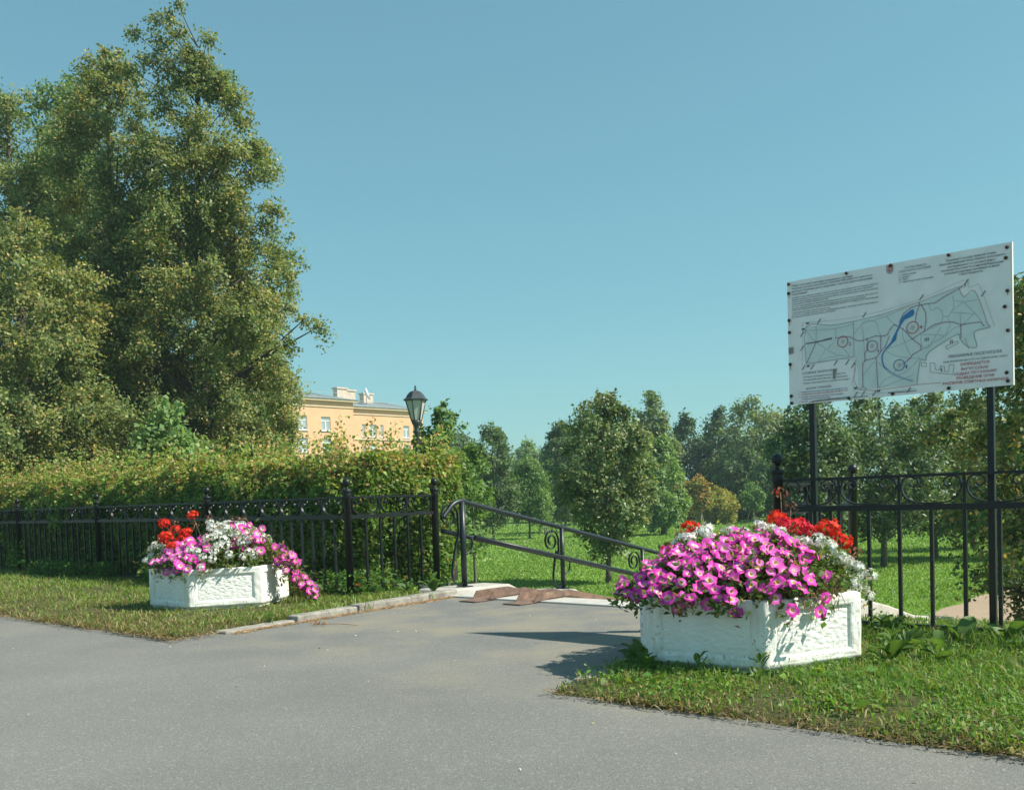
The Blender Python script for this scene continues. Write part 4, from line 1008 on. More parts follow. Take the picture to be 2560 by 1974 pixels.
    for i in range(len(us_) - 1):
        for k in range(m - 1): fs.append((i * m + k, i * m + k + 1, (i + 1) * m + k + 1, (i + 1) * m + k))
    fs.append(tuple((len(us_) - 1) * m + k for k in range(m)))
    b.add(vs, fs); kid(b, 'dark_core', 'twig', root)  # solid dark core added for opacity, stands in for the hedge's shady inside
    return root
hedge()

# ================================================================== TREES
OLIVE = [(5, (0.055, 0.078, 0.026)), (5, (0.084, 0.102, 0.035)), (3, (0.125, 0.124, 0.046)), (1.7, (0.178, 0.138, 0.050)), (2, (0.034, 0.056, 0.024))]
BRIGHT = [(5, (0.042, 0.070, 0.024)), (4, (0.058, 0.090, 0.030)), (2, (0.080, 0.112, 0.038))]
DARK = [(5, (0.034, 0.056, 0.025)), (4, (0.048, 0.074, 0.031)), (2, (0.070, 0.094, 0.040))]
MIDG = [(5, (0.044, 0.070, 0.026)), (4, (0.060, 0.088, 0.032)), (2, (0.084, 0.106, 0.042)), (0.6, (0.12, 0.112, 0.045))]
CONIF = [(5, (0.022, 0.042, 0.020)), (4, (0.034, 0.058, 0.026)), (2, (0.055, 0.078, 0.035))]
GOLD = [(5, (0.105, 0.125, 0.028)), (4, (0.15, 0.145, 0.036)), (2, (0.19, 0.14, 0.04))]
ORNG = [(4, (0.085, 0.110, 0.028)), (3, (0.14, 0.11, 0.035)), (2, (0.22, 0.09, 0.035))]
PALE = [(5, (0.060, 0.100, 0.036)), (4, (0.085, 0.130, 0.045)), (2, (0.12, 0.155, 0.06))]
YOUNG = [(5, (0.044, 0.080, 0.024)), (4, (0.060, 0.100, 0.030)), (2, (0.082, 0.120, 0.040))]

def tree(name, label, x, y, z0, prof, nclump, nleaf, lsize, pal, seed, trunk_r=0.1, clump=0.45, apex=(0, 0), mat='leaf', squash=0.8, sprays=0.15, limbs=0.5, extra=(), group=None, bark='bark', droop=0.3, shoots=0, cat='tree', inner=0.5, lean=0.0, feather=0.78):
    """prof: [(z above ground, crown radius)], bottom of crown first"""
    root = thing(name, label, cat, (x, y, z0), group=group)
    rng = np.random.default_rng(seed)
    zz = np.array([p[0] for p in prof]); rr_ = np.array([p[1] for p in prof]); Hh = zz[-1]
    def axis(z):
        t = np.clip(z / Hh, 0, 1); return np.stack([apex[0] * t ** 1.5 + lean * t * 0 + 0.04 * Hh * 0.25 * np.sin(3 * t + seed), apex[1] * t ** 1.5 + 0.01 * Hh * np.cos(4 * t + seed), z * 1.0], -1)
    zs_ = np.linspace(zz[0], zz[-1], 200); w = np.interp(zs_, zz, rr_) + 0.50 * rr_.max(); w = w / w.sum()
    cz = rng.choice(zs_, nclump, p=w) + rng.normal(size=nclump) * 0.02 * Hh
    ca = rng.random(nclump) * 2 * np.pi
    lob = 1 + 0.10 * np.sin(3 * ca + cz * 1.3 + seed) + 0.07 * np.sin(5 * ca - cz * 2.1)
    rad = np.interp(cz, zz, rr_) * lob * (inner + (1 - inner) * rng.random(nclump) ** 0.6)
    csz = clump * rng.uniform(0.6, 1.3, nclump) * np.clip(0.45 + np.interp(cz, zz, rr_) / max(rr_.max(), 1e-6), 0.5, 1.2)
    out = rng.random(nclump) < sprays; rad = np.where(out, rad * 1.12 + 0.25 * clump, rad); csz = np.where(out, csz * 0.5, csz)
    rad = np.maximum(rad - csz * 0.55, 0)
    cc = axis(cz) + np.stack([rad * np.cos(ca), rad * np.sin(ca), np.zeros(nclump)], 1)
    tip = axis(np.array([Hh - 0.35 * clump, Hh - 1.0 * clump, Hh - 1.8 * clump])); extra = list(extra) + [(*tip[0], 0.45 * clump), (*tip[1], 0.6 * clump), (*tip[2], 0.7 * clump)]
    if len(extra):
        ex = np.array([e[:3] for e in extra], dtype=float); cc = np.concatenate([cc, ex]); csz = np.concatenate([csz, [e[3] for e in extra]]); ca = np.concatenate([ca, np.arctan2(ex[:, 1], ex[:, 0])])
        cz = np.concatenate([cz, ex[:, 2]]); rad = np.concatenate([rad, np.hypot(ex[:, 0], ex[:, 1])])
    nc = len(cc)
    wt = csz ** 2; cnt = rng.multinomial(nleaf, wt / wt.sum()); idx = np.repeat(np.arange(nc), cnt); n = len(idx)
    dr = unit(rng.normal(size=(n, 3))); rr2 = rng.random(n) ** 0.42
    off = dr * (rr2 * csz[idx])[:, None] * np.array([1, 1, squash])
    off *= (1 + 0.25 * np.sin(dr[:, :1] * 7 + idx[:, None]))
    # most leaves sit on drooping twigs that fan out from the end of the limb
    K = 13; td = rng.normal(size=(nc, K, 3)) * 0.8 + np.stack([np.cos(ca), np.sin(ca), np.full(nc, 0.25)], 1)[:, None, :] * 0.75
    td /= np.linalg.norm(td, axis=2, keepdims=True); tl = rng.uniform(0.75, 1.5, (nc, K))
    tw = rng.integers(0, K, n); tt = rng.random(n) ** 0.75; tdir = td[idx, tw]
    woff = tdir * (tt * tl[idx, tw] * csz[idx])[:, None] - np.array([0, 0, 1.0]) * (0.40 * tt ** 2 * csz[idx])[:, None] + rng.normal(size=(n, 3)) * (0.085 * csz[idx] + 0.35 * lsize)[:, None]
    ontw = rng.random(n) < feather
    off = np.where(ontw[:, None], woff, off); dr = np.where(ontw[:, None], tdir, dr)
    c = cc[idx] + off
    outward = np.stack([np.cos(ca[idx]), np.sin(ca[idx]), np.zeros(n)], 1)
    d = unit(rng.normal(size=(n, 3)) * 0.75 + outward * 0.35 + dr * 0.35 - np.array([0, 0, droop]))
    cmix = rng.random(nc)
    pal_s = sorted(pal, key=lambda p: sum(p[1])); half = max(1, len(pal_s) * 2 // 3)
    colA = pick_cols(pal_s[:half], n, rng); colB = pick_cols(pal_s[-half:], n, rng)
    col = np.where((rng.random(n) < cmix[idx] * 0.8 + 0.1)[:, None], colB, colA) * 1.6
    v, f, k = leaf_arrays(c, d, lsize * rng.uniform(0.6, 1.3, n), col, rng, 0.62, face=outward * 0.45 + dr * 0.35 + np.array([0, 0, 0.6]))
    if shoots:
        S = []; 
        for i in range(shoots):
            a = rng.random() * 6.28; h = zz[-1] * rng.uniform(0.88, 1.0); p = axis(np.array([h]))[0] + np.array([np.cos(a), np.sin(a), 0]) * np.interp(h, zz, rr_) * 0.7
            L = rng.uniform(0.3, 0.75) * clump * 1.6; m = 16; t = np.linspace(0, 1, m)
            S.append(p + np.stack([np.cos(a) * 0.3 * L * t, np.sin(a) * 0.3 * L * t, L * t], 1) + rng.normal(size=(m, 3)) * 0.03)
        S = np.concatenate(S); v2, f2, k2 = leaf_arrays(S, unit(rng.normal(size=S.shape)), lsize * rng.uniform(0.7, 1.3, len(S)), pick_cols(pal, len(S), rng), rng, 0.62)
        f = np.concatenate([f, f2 + len(v)]); v = np.concatenate([v, v2]); k = np.concatenate([k, k2])
    obj('crown', mesh_np('crown', v, f, k), mat, root, kind='stuff')
    b = MB(); m = 12; ts = np.linspace(-0.15, Hh * 0.93, m); pts = axis(np.maximum(ts, 0)); pts[:, 2] = ts
    b.tube([tuple(p) for p in pts], [trunk_r * max(0.12, (1 - 0.9 * (t / Hh))) * (1.35 if i == 0 else 1) for i, t in enumerate(ts)], 9)
    b.obj('trunk', bark, root)
    if limbs:
        b = MB(); order = list(range(nc - len(extra), nc)) + [i for i in range(nc - len(extra)) if rng.random() < limbs]
        for i in order[:160]:
            h0 = max(zz[0] * 0.7, cz[i] - 0.55 * rad[i] - 0.1 * Hh * rng.random()); p0 = axis(np.array([h0]))[0]; p3 = cc[i] 
            md = p0 + (p3 - p0) * 0.5 + np.array([0, 0, 0.06 * rad[i]]) + rng.normal(size=3) * 0.05 * clump
            r0 = trunk_r * 0.30 * max(0.25, 1 - h0 / Hh)
            b.tube(spline([tuple(p0), tuple(md), tuple(p3)], 3), [r0 * (1 - 0.8 * q / 6) for q in range(7)], 5, False)
        b.obj('limbs', bark, root)
    return root

LG = -1.1
tree('lime_tree', 'tallest olive-green lime tree at the left, with browning tips', -8.35, 27.0, LG,
     [(0.8, 2.1), (2.5, 2.4), (4.5, 2.6), (6.5, 2.65), (8.3, 2.5), (10.0, 2.1), (11.6, 1.75), (12.6, 1.25), (13.6, 0.85), (14.3, 0.3)], 235, 175000, 0.092, OLIVE, 1, 0.30, 0.52, (0.55, 0.0), sprays=0.28, inner=0.3,
     extra=[(1.52, -0.4, 12.86, 0.36), (1.27, -0.4, 12.68, 0.34), (0.8, -0.4, 14.41, 0.33), (0.57, -0.4, 13.84, 0.36), (2.07, -0.4, 10.87, 0.36), (1.94, -0.4, 11.51, 0.38), (1.77, -0.4, 11.71, 0.36), (2.28, -0.4, 9.94, 0.4), (2.03, -0.4, 9.54, 0.45), (1.58, -0.4, 9.04, 0.5), (2.67, -0.4, 8.14, 0.34), (2.37, -0.4, 8.45, 0.4), (2.09, -0.4, 7.76, 0.5), (3.36, -0.4, 6.85, 0.36), (3.01, -0.4, 7.06, 0.28), (2.6, -0.4, 7.33, 0.34), (2.54, -0.4, 6.53, 0.35), (2.09, -0.4, 5.85, 0.5), (0.12, -0.4, 15.28, 0.22), (-0.13, -0.4, 15.01, 0.3), (-0.51, -0.4, 14.96, 0.28), (-1.02, -0.4, 14.59, 0.28), (0.06, -0.4, 14.56, 0.36), (-0.32, -0.4, 14.32, 0.4), (0.25, -0.4, 14.11, 0.34), (-0.2, -0.4, 13.74, 0.42), (-0.64, -0.4, 13.88, 0.4), (-1.21, -0.4, 13.65, 0.36), (0.19, -0.4, 13.35, 0.42), (-0.45, -0.4, 13.11, 0.45)])
tree('lime_tree', 'second lime tree left of the tallest, with a rounded double top', -10.8, 28.2, LG,
     [(0.8, 2.4), (3, 2.9), (6, 2.9), (9, 2.5), (11.5, 2.0), (13.5, 1.2), (14.6, 0.75), (15.2, 0.35)], 215, 125000, 0.098, OLIVE, 2, 0.28, 0.54, (0.1, 0), sprays=0.2, inner=0.35)
tree('poplar_tree', 'bright green tree peeping out behind the lime trees', -14.3, 34.0, LG, [(2, 2.6), (7, 2.8), (11, 2.5), (14, 1.8), (16, 1.1), (17.0, 0.45)], 150, 78000, 0.13, BRIGHT, 3, 0.25, 0.7, sprays=0.2)
tree('lime_tree', 'leafy green tree at the far left edge of the picture', -15.0, 31.0, LG, [(1, 2.8), (5, 3.2), (9, 2.8), (12, 2.2), (14, 1.5), (15.0, 0.7)], 190, 95000, 0.115, MIDG, 44, 0.26, 0.65, sprays=0.2)
tree('lime_tree', 'broad lower lime tree leaning in from the left edge above the hedge', -11.6, 24.0, LG, [(0.5, 2.3), (2, 2.6), (3.5, 2.7), (5.5, 2.6), (7.5, 1.9), (9.2, 0.6)], 190, 115000, 0.09, OLIVE, 5, 0.24, 0.55, sprays=0.2)
tree('lime_tree', 'bright green tree behind the right flank of the tallest lime', -9.5, 36.0, LG, [(1.5, 1.6), (4, 1.8), (7, 1.6), (9.4, 0.7)], 90, 46000, 0.125, BRIGHT, 6, 0.2, 0.6, sprays=0.15)
tree('maple_bush', 'pale green maple bush in front of the lime trunks above the hedge', -6.95, 20.5, LG, [(0.6, 0.7), (2.0, 1.0), (3.3, 0.85), (4.2, 0.35)], 50, 9000, 0.13, PALE, 7, 0.05, 0.30, sprays=0.2, cat='bush')
tree('lime_tree', 'low lime foliage at the foot of the tallest lime beside the yellow building', -7.0, 25.6, LG, [(0.6, 1.0), (2.0, 1.1), (3.2, 0.85), (4.0, 0.3)], 60, 16000, 0.11, OLIVE, 8, 0.08, 0.4, sprays=0.25)

tree('lime_tree', 'low leafy lime boughs at the far left edge just above the hedge', -11.2, 21.5, LG, [(0.5, 1.6), (2, 2.0), (3.6, 1.7), (4.9, 0.6)], 90, 45000, 0.085, OLIVE, 15, 0.14, 0.45, sprays=0.2)
YG = 'young trees planted on the park lawn'
tree('young_lime_tree', 'bright leafy young tree rising behind the hedge beside the street lamp', -1.45, 22.0, LG, [(0.9, 0.5), (1.8, 0.85), (2.8, 0.75), (3.6, 0.5), (4.15, 0.2)], 46, 5200, 0.115, YOUNG, 9, 0.05, 0.26, sprays=0.25, bark='bark_young', shoots=6, group=YG)
tree('young_lime_tree', 'small leafy young tree at the right end of the hedge top', -0.85, 23.0, LG, [(0.8, 0.4), (1.8, 0.7), (2.7, 0.5), (3.5, 0.2)], 30, 3200, 0.11, YOUNG, 10, 0.04, 0.24, sprays=0.25, bark='bark_young', shoots=5, group=YG)
tree('young_lime_tree', 'dark slender young tree on the lawn just right of the hedge end', -0.85, 49.0, LG, [(0.9, 0.7), (2.0, 1.15), (3.6, 1.2), (5.0, 0.8), (5.75, 0.3)], 90, 15000, 0.14, DARK, 11, 0.07, 0.36, sprays=0.25, bark='bark_young', group=YG)
tree('young_lime_tree', 'pale green low young tree between the dark slender tree and the parked cars', 0.95, 52.0, LG, [(0.9, 0.8), (1.9, 1.2), (3.2, 1.0), (4.2, 0.35)], 60, 10000, 0.14, YOUNG, 12, 0.06, 0.36, sprays=0.2, bark='bark_young', group=YG)
tree('young_lime_tree', 'large leafy young lime tree in the middle of the lawn behind the handrail', 2.38, 25.0, LG, [(0.75, 0.4), (1.3, 0.85), (2.0, 1.2), (3.0, 1.28), (3.7, 1.1), (4.2, 0.7), (4.6, 0.25)], 150, 21000, 0.105, MIDG, 13, 0.075, 0.30, mat='leaf_gloss', sprays=0.25, bark='bark_young', shoots=7, limbs=0.6, group=YG)
tree('young_lime_tree', 'dark green tree behind the left side of the large young lime', 3.2, 60.0, LG, [(0.9, 1.0), (2.5, 1.3), (4.5, 1.25), (5.8, 0.8), (6.5, 0.3)], 80, 13000, 0.16, DARK, 14, 0.08, 0.42, sprays=0.2, bark='bark_young', group=YG)
for i, (x, y, h, r, lab) in enumerate([(10.05, 27.0, 4.7, 1.6, 'leafy young tree below the left half of the map board'), (12.5, 29.5, 4.9, 1.45, 'leaning young tree below the middle of the map board'),
                                        (15.3, 33.0, 5.2, 1.5, 'young tree farther back below the right half of the map board'), (7.75, 25.5, 4.55, 1.05, 'young tree just left of the map board post with arching shoots'), (15.2, 28.0, 5.0, 1.5, 'young tree beside the dark shrub at the right edge')]):
    tree('young_lime_tree', lab, x, y, LG, [(0.9, 0.5 * r), (1.5, 0.9 * r), (2.4, r), (3.5, 0.95 * r), (h - 0.4, 0.55 * r), (h, 0.2)], 110, 15000, 0.115, DARK if i != 1 else MIDG, 20 + i, 0.085, 0.34, mat='leaf_gloss', sprays=0.25, bark='bark_young', shoots=5, group=YG)

FG = 'trees along the far side of the park'
far = [('broadleaf_tree', 'pale rounded tree far off left of the large young lime', 2.2, 118, -2, 9.3, 3.2, PALE, 0.6), ('broadleaf_tree', 'rounded far tree above the parked cars', 7.2, 124, -2, 8.6, 3.4, PALE, 0.6),
       ('broadleaf_tree', 'far low tree showing right of the dark slender tree', -1.8, 120, -2, 8.6, 3.0, MIDG, 0.6),
       ('spruce_tree', 'ragged-topped tree right of the large young lime', 10.4, 72, LG, 8.9, 2.1, MIDG, 0.3), ('spruce_tree', 'dark spruce with a ragged pointed top in the tree line', 14.0, 80, LG, 9.2, 2.5, CONIF, 0.2), ('spruce_tree', 'dark shorter spruce right of the pointed spruce', 17.0, 81, LG, 8.8, 2.7, CONIF, 0.2),
       ('broadleaf_tree', 'big round olive-green tree left of the map board', 19.0, 77, LG, 8.7, 3.2, MIDG, 0.75), ('broadleaf_tree', 'round green tree behind the map board post', 24.0, 78, LG, 8.8, 3.0, DARK, 0.7),
       ('willow_tree', 'pale narrow tree in front of the tree line right of the large young lime', 7.9, 52, LG, 5.0, 1.2, PALE, 0.5), ('broadleaf_tree', 'dark pear-shaped tree above the golden bush', 16.9, 71, LG, 5.5, 1.7, DARK, 0.6), ('broadleaf_tree', 'dark narrow tree left of the black fence post', 17.6, 67, LG, 5.4, 1.4, DARK, 0.6),
       ('broadleaf_tree', 'dark tree mass behind the large young lime', 5.4, 84, LG, 7.4, 2.4, DARK, 0.6), ('broadleaf_tree', 'dull green tree behind the ragged-topped tree', 9.0, 95, LG, 9.3, 3.2, DARK, 0.6),
       ('broadleaf_tree', 'tree behind the young trees under the map board', 30.0, 84, LG, 8.8, 3.6, MIDG, 0.7), ('broadleaf_tree', 'far tree right of the map board post at the right', 37.0, 82, LG, 9.0, 3.8, DARK, 0.7), ('broadleaf_tree', 'far tree at the right edge behind the dark shrub', 45.0, 86, LG, 9.5, 4.0, MIDG, 0.7),
       ('broadleaf_tree', 'far tree rising behind the dark slender tree', -6.0, 110, LG, 9.0, 3.4, DARK, 0.7), ('broadleaf_tree', 'distant tree between the building and the dark slender tree', -11.0, 105, LG, 8.0, 3.2, MIDG, 0.7), ('broadleaf_tree', 'far dark tree in the gap behind the spruces', 13.0, 100, LG, 8.4, 3.6, DARK, 0.7)]
for i, (nm, lab, x, y, z0, h, r, pal, sh) in enumerate(far):
    if sh < 0.25: pf = [(0.3, r), (h * 0.3, r), (h * 0.6, r * 0.78), (h * 0.85, r * 0.42), (h, 0.15)]
    else: pf = [(0.5, r * 0.7), (h * 0.25, r * 0.95), (h * 0.5, r), (h * 0.7, r * (0.7 + 0.3 * sh)), (h * 0.88, r * (0.3 + 0.4 * sh)), (h, r * 0.15)]
    h2 = [1.0, 1.06, 0.93, 1.03, 0.9][i % 5]; pf = [(a * h2, q * (1.15 if h2 < 1 else 1.0)) for a, q in pf]
    tree(nm, lab, x, y, z0, pf, 80, 14000, 0.0033 * y, pal, 50 + i, 0.15, 0.004 * y + 0.18 * r, sprays=0.3, group=FG, limbs=0.15, droop=0.5)

tree('round_bush', 'round golden-green bush at the far edge of the lawn', 13.75, 66, LG, [(0.1, 1.0), (0.8, 1.35), (1.6, 1.2), (2.35, 0.4)], 60, 9000, 0.15, GOLD, 80, 0.05, 0.36, sprays=0.1, cat='bush')
tree('spruce_bush', 'tiny dark spruce bush left of the right fence post', 17.9, 68, LG, [(0.05, 0.6), (0.6, 0.5), (1.1, 0.1)], 20, 2200, 0.14, CONIF, 81, 0.04, 0.22, cat='bush')
SG = 'staked saplings on the lawn'
for i, (x, y, h, r, pal, lab, stake) in enumerate([
        (10.35, 63.5, 2.75, 0.8, YOUNG, 'bright green staked sapling right of the large young lime', True), (11.75, 62.0, 3.1, 0.75, ORNG, 'orange-tinged staked sapling in front of the golden bush', True),
        (15.5, 64.0, 2.6, 0.95, YOUNG, 'bright green staked sapling left of the right fence post', True), (10.95, 62.5, 2.8, 0.85, ORNG, 'thin-trunked rusty-leaved sapling without a stake', False),
        (1.9, 57.0, 2.4, 0.7, YOUNG, 'pale staked sapling under the pale young tree', True), (2.4, 60.0, 2.2, 0.6, YOUNG, 'second staked sapling near the parked cars', True), (13.4, 75.0, 1.6, 0.7, CONIF, 'low dark seedling between the staked saplings', False)]):
    t = tree('sapling', lab, x, y, LG, [(0.95, 0.5 * r), (1.5, r), (h - 0.5, 0.75 * r), (h, 0.15)], 30, 2600, 0.17, pal, 100 + i, 0.035, 0.3, sprays=0.2, bark='bark_young', limbs=0.2, group=SG)
    if stake:
        for k in range(3):
            a = 0.6 + k * 2.094; MB().tube([(0.42 * math.cos(a), 0.42 * math.sin(a), -0.05), (0.07 * math.cos(a + 0.3), 0.07 * math.sin(a + 0.3), 1.05)], 0.035, 6).obj('stake', 'stake', t)

# the big dark shrub at the right edge, with low leafy twigs reaching over the path
tree('dark_shrub_tree', 'dense dark green shrub tree cut by the right edge of the picture', 7.75, 13.6, -1.1, [(0.25, 1.0), (1.0, 1.6), (2.2, 1.75), (3.2, 1.6), (4.2, 1.4), (5.0, 0.9), (5.4, 0.3)], 170, 40000, 0.085, [(5, (0.026, 0.052, 0.018)), (4, (0.04, 0.072, 0.022)), (1.5, (0.09, 0.10, 0.03)), (0.7, (0.15, 0.11, 0.04))], 90, 0.10, 0.36, sprays=0.25, inner=0.3)

# twig of a neighbouring shrub hanging low before the path
def twig_branch():
    rg = random.Random(3); root = thing('leafy_twig_shrub', 'low leafy twigs over the sandy path behind the right fence', 'shrub', (5.9, 10.3, -0.8))
    b = MB(); L = []
    for k in range(7):
        p = Vector((5.9, 10.3, -0.8)); q = Vector((rg.uniform(4.85, 5.5), rg.uniform(9.9, 10.4), rg.uniform(-0.10, 0.30)))
        pts = spline([p, (p + q) / 2 + Vector((0.15, 0, 0.45)), q], 8); b.tube(pts, [0.008 - 0.0004 * i for i in range(len(pts))], 5)
        for s in pts[5:]:
            for _ in range(4): L.append(tuple(s + Vector((rg.uniform(-0.05, 0.05), rg.uniform(-0.05, 0.05), rg.uniform(-0.04, 0.04)))))
    kid(b, 'twigs', 'twig', root); rng = np.random.default_rng(2); L = np.array(L) - np.array(root.location)
    v, f, c = leaf_arrays(L, unit(rng.normal(size=L.shape)), 0.06 * rng.uniform(0.7, 1.3, len(L)), pick_cols(DARK, len(L), rng), rng, 0.6)
    obj('leaves', mesh_np('leaves', v, f, c), 'leaf', root, kind='stuff')
twig_branch()

# ================================================================== WEEDS
def broadleaf_mesh(seed, L=0.14, wd=0.06):
    rg = random.Random(seed); V = []; F = []; C = []; n = 6; g = rg.uniform(0.85, 1.15)
    for i in range(n + 1):
        t = i / n; w = wd * math.sin(math.pi * min(1, t * 0.93 + 0.05)) ** 0.8 * 0.5; z = 0.35 * L * math.sin(t * 2.1); x = L * t
        for s in (-1, 0, 1):
            V.append((x, s * w, z + (0.012 if s else 0) + rg.uniform(-0.003, 0.003))); C.append((0.08 * g, 0.17 * g, 0.033 * g) if s else (0.13, 0.21, 0.06))
    for i in range(n):
        for s in (0, 1): a = i * 3 + s; F.append((a, a + 1, a + 4, a + 3))
    return mesh_np('leaf', np.array(V), np.array(F), np.array(C), True)
BL = [broadleaf_mesh(1), broadleaf_mesh(2, 0.18, 0.09), broadleaf_mesh(3, 0.12, 0.045), broadleaf_mesh(4, 0.16, 0.10)]
WG = 'broad-leaved weeds growing by fence and planter'
def weed(label, u, v, n, size, seed, tall=0.0, z=0.02, bright=1):
    rg = random.Random(seed); root = thing('weed_plant', label, 'weed', W(u, v, z), group=WG)
    if tall: MB().tube(spline([(0, 0, 0), (0.02, 0.01, tall * 0.6), (0.05, -0.01, tall)], 4), 0.004, 5).obj('stem', 'stem', root)
    for k in range(n):
        a = k * 2.4 + rg.uniform(-0.3, 0.3); o = obj('leaf', BL[rg.randrange(4)], 'leaf', root, (0.01 * math.cos(a), 0.01 * math.sin(a), tall * k / n))
        o.rotation_euler = (rg.uniform(-0.3, 0.3), rg.uniform(-0.75, 0.15), a); s = size * rg.uniform(0.7, 1.25) * (1 - 0.35 * (k / n if tall else 0)); o.scale = (s, s, s)
    return root
for i, (u, v, n, s, t, lab) in enumerate([
        (-2.30, 5.95, 14, 1.0, 0.22, 'tall leafy weed at the right corner of the right planter'), (-2.08, 6.10, 12, 0.95, 0.16, 'leafy weed just beside the tall one right of the right planter'),
        (-2.35, 6.35, 12, 1.1, 0.10, 'weed between the right planter and the fence'), (-2.75, 7.0, 12, 1.1, 0.12, 'broad weed at the fence foot nearest the right planter'), (-2.2, 6.9, 11, 1.15, 0.06, 'broad dock leaves at the foot of the map board fence'),
        (-1.75, 6.8, 11, 1.1, 0.05, 'spreading weed before the fence near the right edge'), (-1.95, 7.05, 9, 1.0, 0.1, 'weed at the fence foot by the right map board post'), (-1.55, 6.4, 10, 0.9, 0.0, 'flat weed rosette in the grass near the right edge'),
        (-3.62, 5.22, 12, 0.85, 0.06, 'dark weed at the left front corner of the right planter'), (-3.42, 4.98, 12, 0.8, 0.10, 'leafy weed left of the right planter near the kerb'), (-3.72, 5.45, 10, 0.8, 0.04, 'weed squeezed between kerb and right planter'),
        (-3.05, 4.98, 9, 0.6, 0.14, 'thin upright weed in front of the right planter'), (-2.72, 5.10, 9, 0.55, 0.15, 'thin weed before the front corner of the right planter'),
        (-8.75, 7.25, 12, 1.0, 0.12, 'weed at the foot of the left corner fence post'), (-8.55, 7.7, 12, 0.9, 0.12, 'weed at the end of the left kerb'), (-8.5, 8.05, 13, 1.0, 0.16, 'bushy weed beside the handrail foot'), (-8.9, 7.75, 11, 0.9, 0.1, 'weed in front of the short fence return'),
        (-9.3, 7.0, 12, 1.0, 0.06, 'weed right of the left planter before the fence'), (-9.7, 7.0, 12, 1.05, 0.08, 'weed behind the right side of the left planter'), (-11.3, 7.05, 12, 1.1, 0.08, 'weed at the fence foot left of the left planter'), (-12.0, 7.1, 12, 1.1, 0.08, 'weed at the fence foot below the second post'), (-7.9, 5.35, 9, 0.55, 0.08, 'small weed in front of the left kerb')]):
    weed(lab, u, v, n, s, 200 + i, t)
# low ground cover of clover and knotweed on the right verge, creeper under the left fence
def cover(name, label, n, uf, vf, size, seed, pal, zmax, keep=None, asp=0.55):
    rng = np.random.default_rng(seed); u = uf(rng, n); v = vf(rng, n)
    if keep is not None: k = keep(u, v, rng); u, v = u[k], v[k]
    n = len(u); p = np.stack([u * UX + v * VX, u * UY + v * VY, 0.02 + zmax * rng.random(n) ** 1.6], 1)
    vv, ff, cc = leaf_arrays(p, unit(rng.normal(size=p.shape) * np.array([1, 1, 0.6])), size * rng.uniform(0.6, 1.4, n), pick_cols(pal, n, rng), rng, asp)
    o = obj(name, mesh_np(name, vv, ff, cc), 'leaf', kind='stuff'); o['label'] = label; o['category'] = 'ground cover'
def kcov(u, v, rng): return keep_r(u, v, rng) & (nz(u, v + 3, 1.6) + 0.35 * rng.random(len(u)) > 0.12)
cover('clover_ground_cover', 'small-leaved clover and knotweed in the right verge', 60000, lambda r, n: r.uniform(-4.3, 1.0, n), lambda r, n: 4.3 + 3.2 * r.random(n), 0.026, 41, [(5, (0.065, 0.135, 0.022)), (4, (0.095, 0.175, 0.030)), (1.5, (0.14, 0.20, 0.045)), (0.5, (0.22, 0.16, 0.07))], 0.075, kcov)
cover('dandelion_ground_cover', 'patches of broad dandelion and plantain leaves in the right verge', 9000, lambda r, n: r.uniform(-4.2, 1.0, n), lambda r, n: 4.45 + 2.7 * r.random(n), 0.065, 46, [(5, (0.055, 0.120, 0.020)), (4, (0.080, 0.155, 0.028)), (1, (0.14, 0.18, 0.04))], 0.07, lambda u, v, rng: keep_r(u, v, rng) & (nz(u + 3, v, 2.4) > 0.22))
cover('creeper_ground_cover', 'leafy creeper growing under the left fence', 16000, lambda r, n: -8.7 - 9 * r.random(n), lambda r, n: 7.0 + 0.75 * r.random(n), 0.055, 42, [(5, (0.040, 0.090, 0.018)), (4, (0.065, 0.130, 0.024)), (0.5, (0.17, 0.08, 0.03))], 0.30, lambda u, v, r: nz(u, v, 0.9) > -0.15)
cover('dry_litter', 'dry leaf and straw litter along the asphalt edges', 5200, lambda r, n: np.where(r.random(n) < 0.55, -7.6 - 8 * r.random(n) ** 1.5, r.uniform(-3.6, 0.8, n)), lambda r, n: 4.22 + 0.5 * r.random(n) ** 1.8, 0.045, 43, [(2, (0.13, 0.085, 0.045)), (3, (0.20, 0.155, 0.085)), (1, (0.09, 0.055, 0.03))], 0.02, None, 0.14)
def litter_kerb():
    rng = np.random.default_rng(44); n = 1500; v = rng.uniform(4.8, 8.1, n); u = -7.66 - 0.135 * (v - 4.75) + np.abs(rng.normal(size=n)) * 0.05
    p = np.stack([u * UX + v * VX, u * UY + v * VY, 0.005 + 0.012 * rng.random(n)], 1); d = rng.normal(size=p.shape); d[:, 2] *= 0.15
    vv, ff, cc = leaf_arrays(p, unit(d), 0.035 * rng.uniform(0.4, 1.6, n), pick_cols([(3, (0.30, 0.19, 0.10)), (2, (0.20, 0.11, 0.06))], n, rng), rng, 0.2)
    o = obj('dry_litter', mesh_np('litter', vv, ff, cc), 'leaf', kind='stuff'); o['label'] = 'brown needle litter along the left kerb'; o['category'] = 'litter'
litter_kerb()
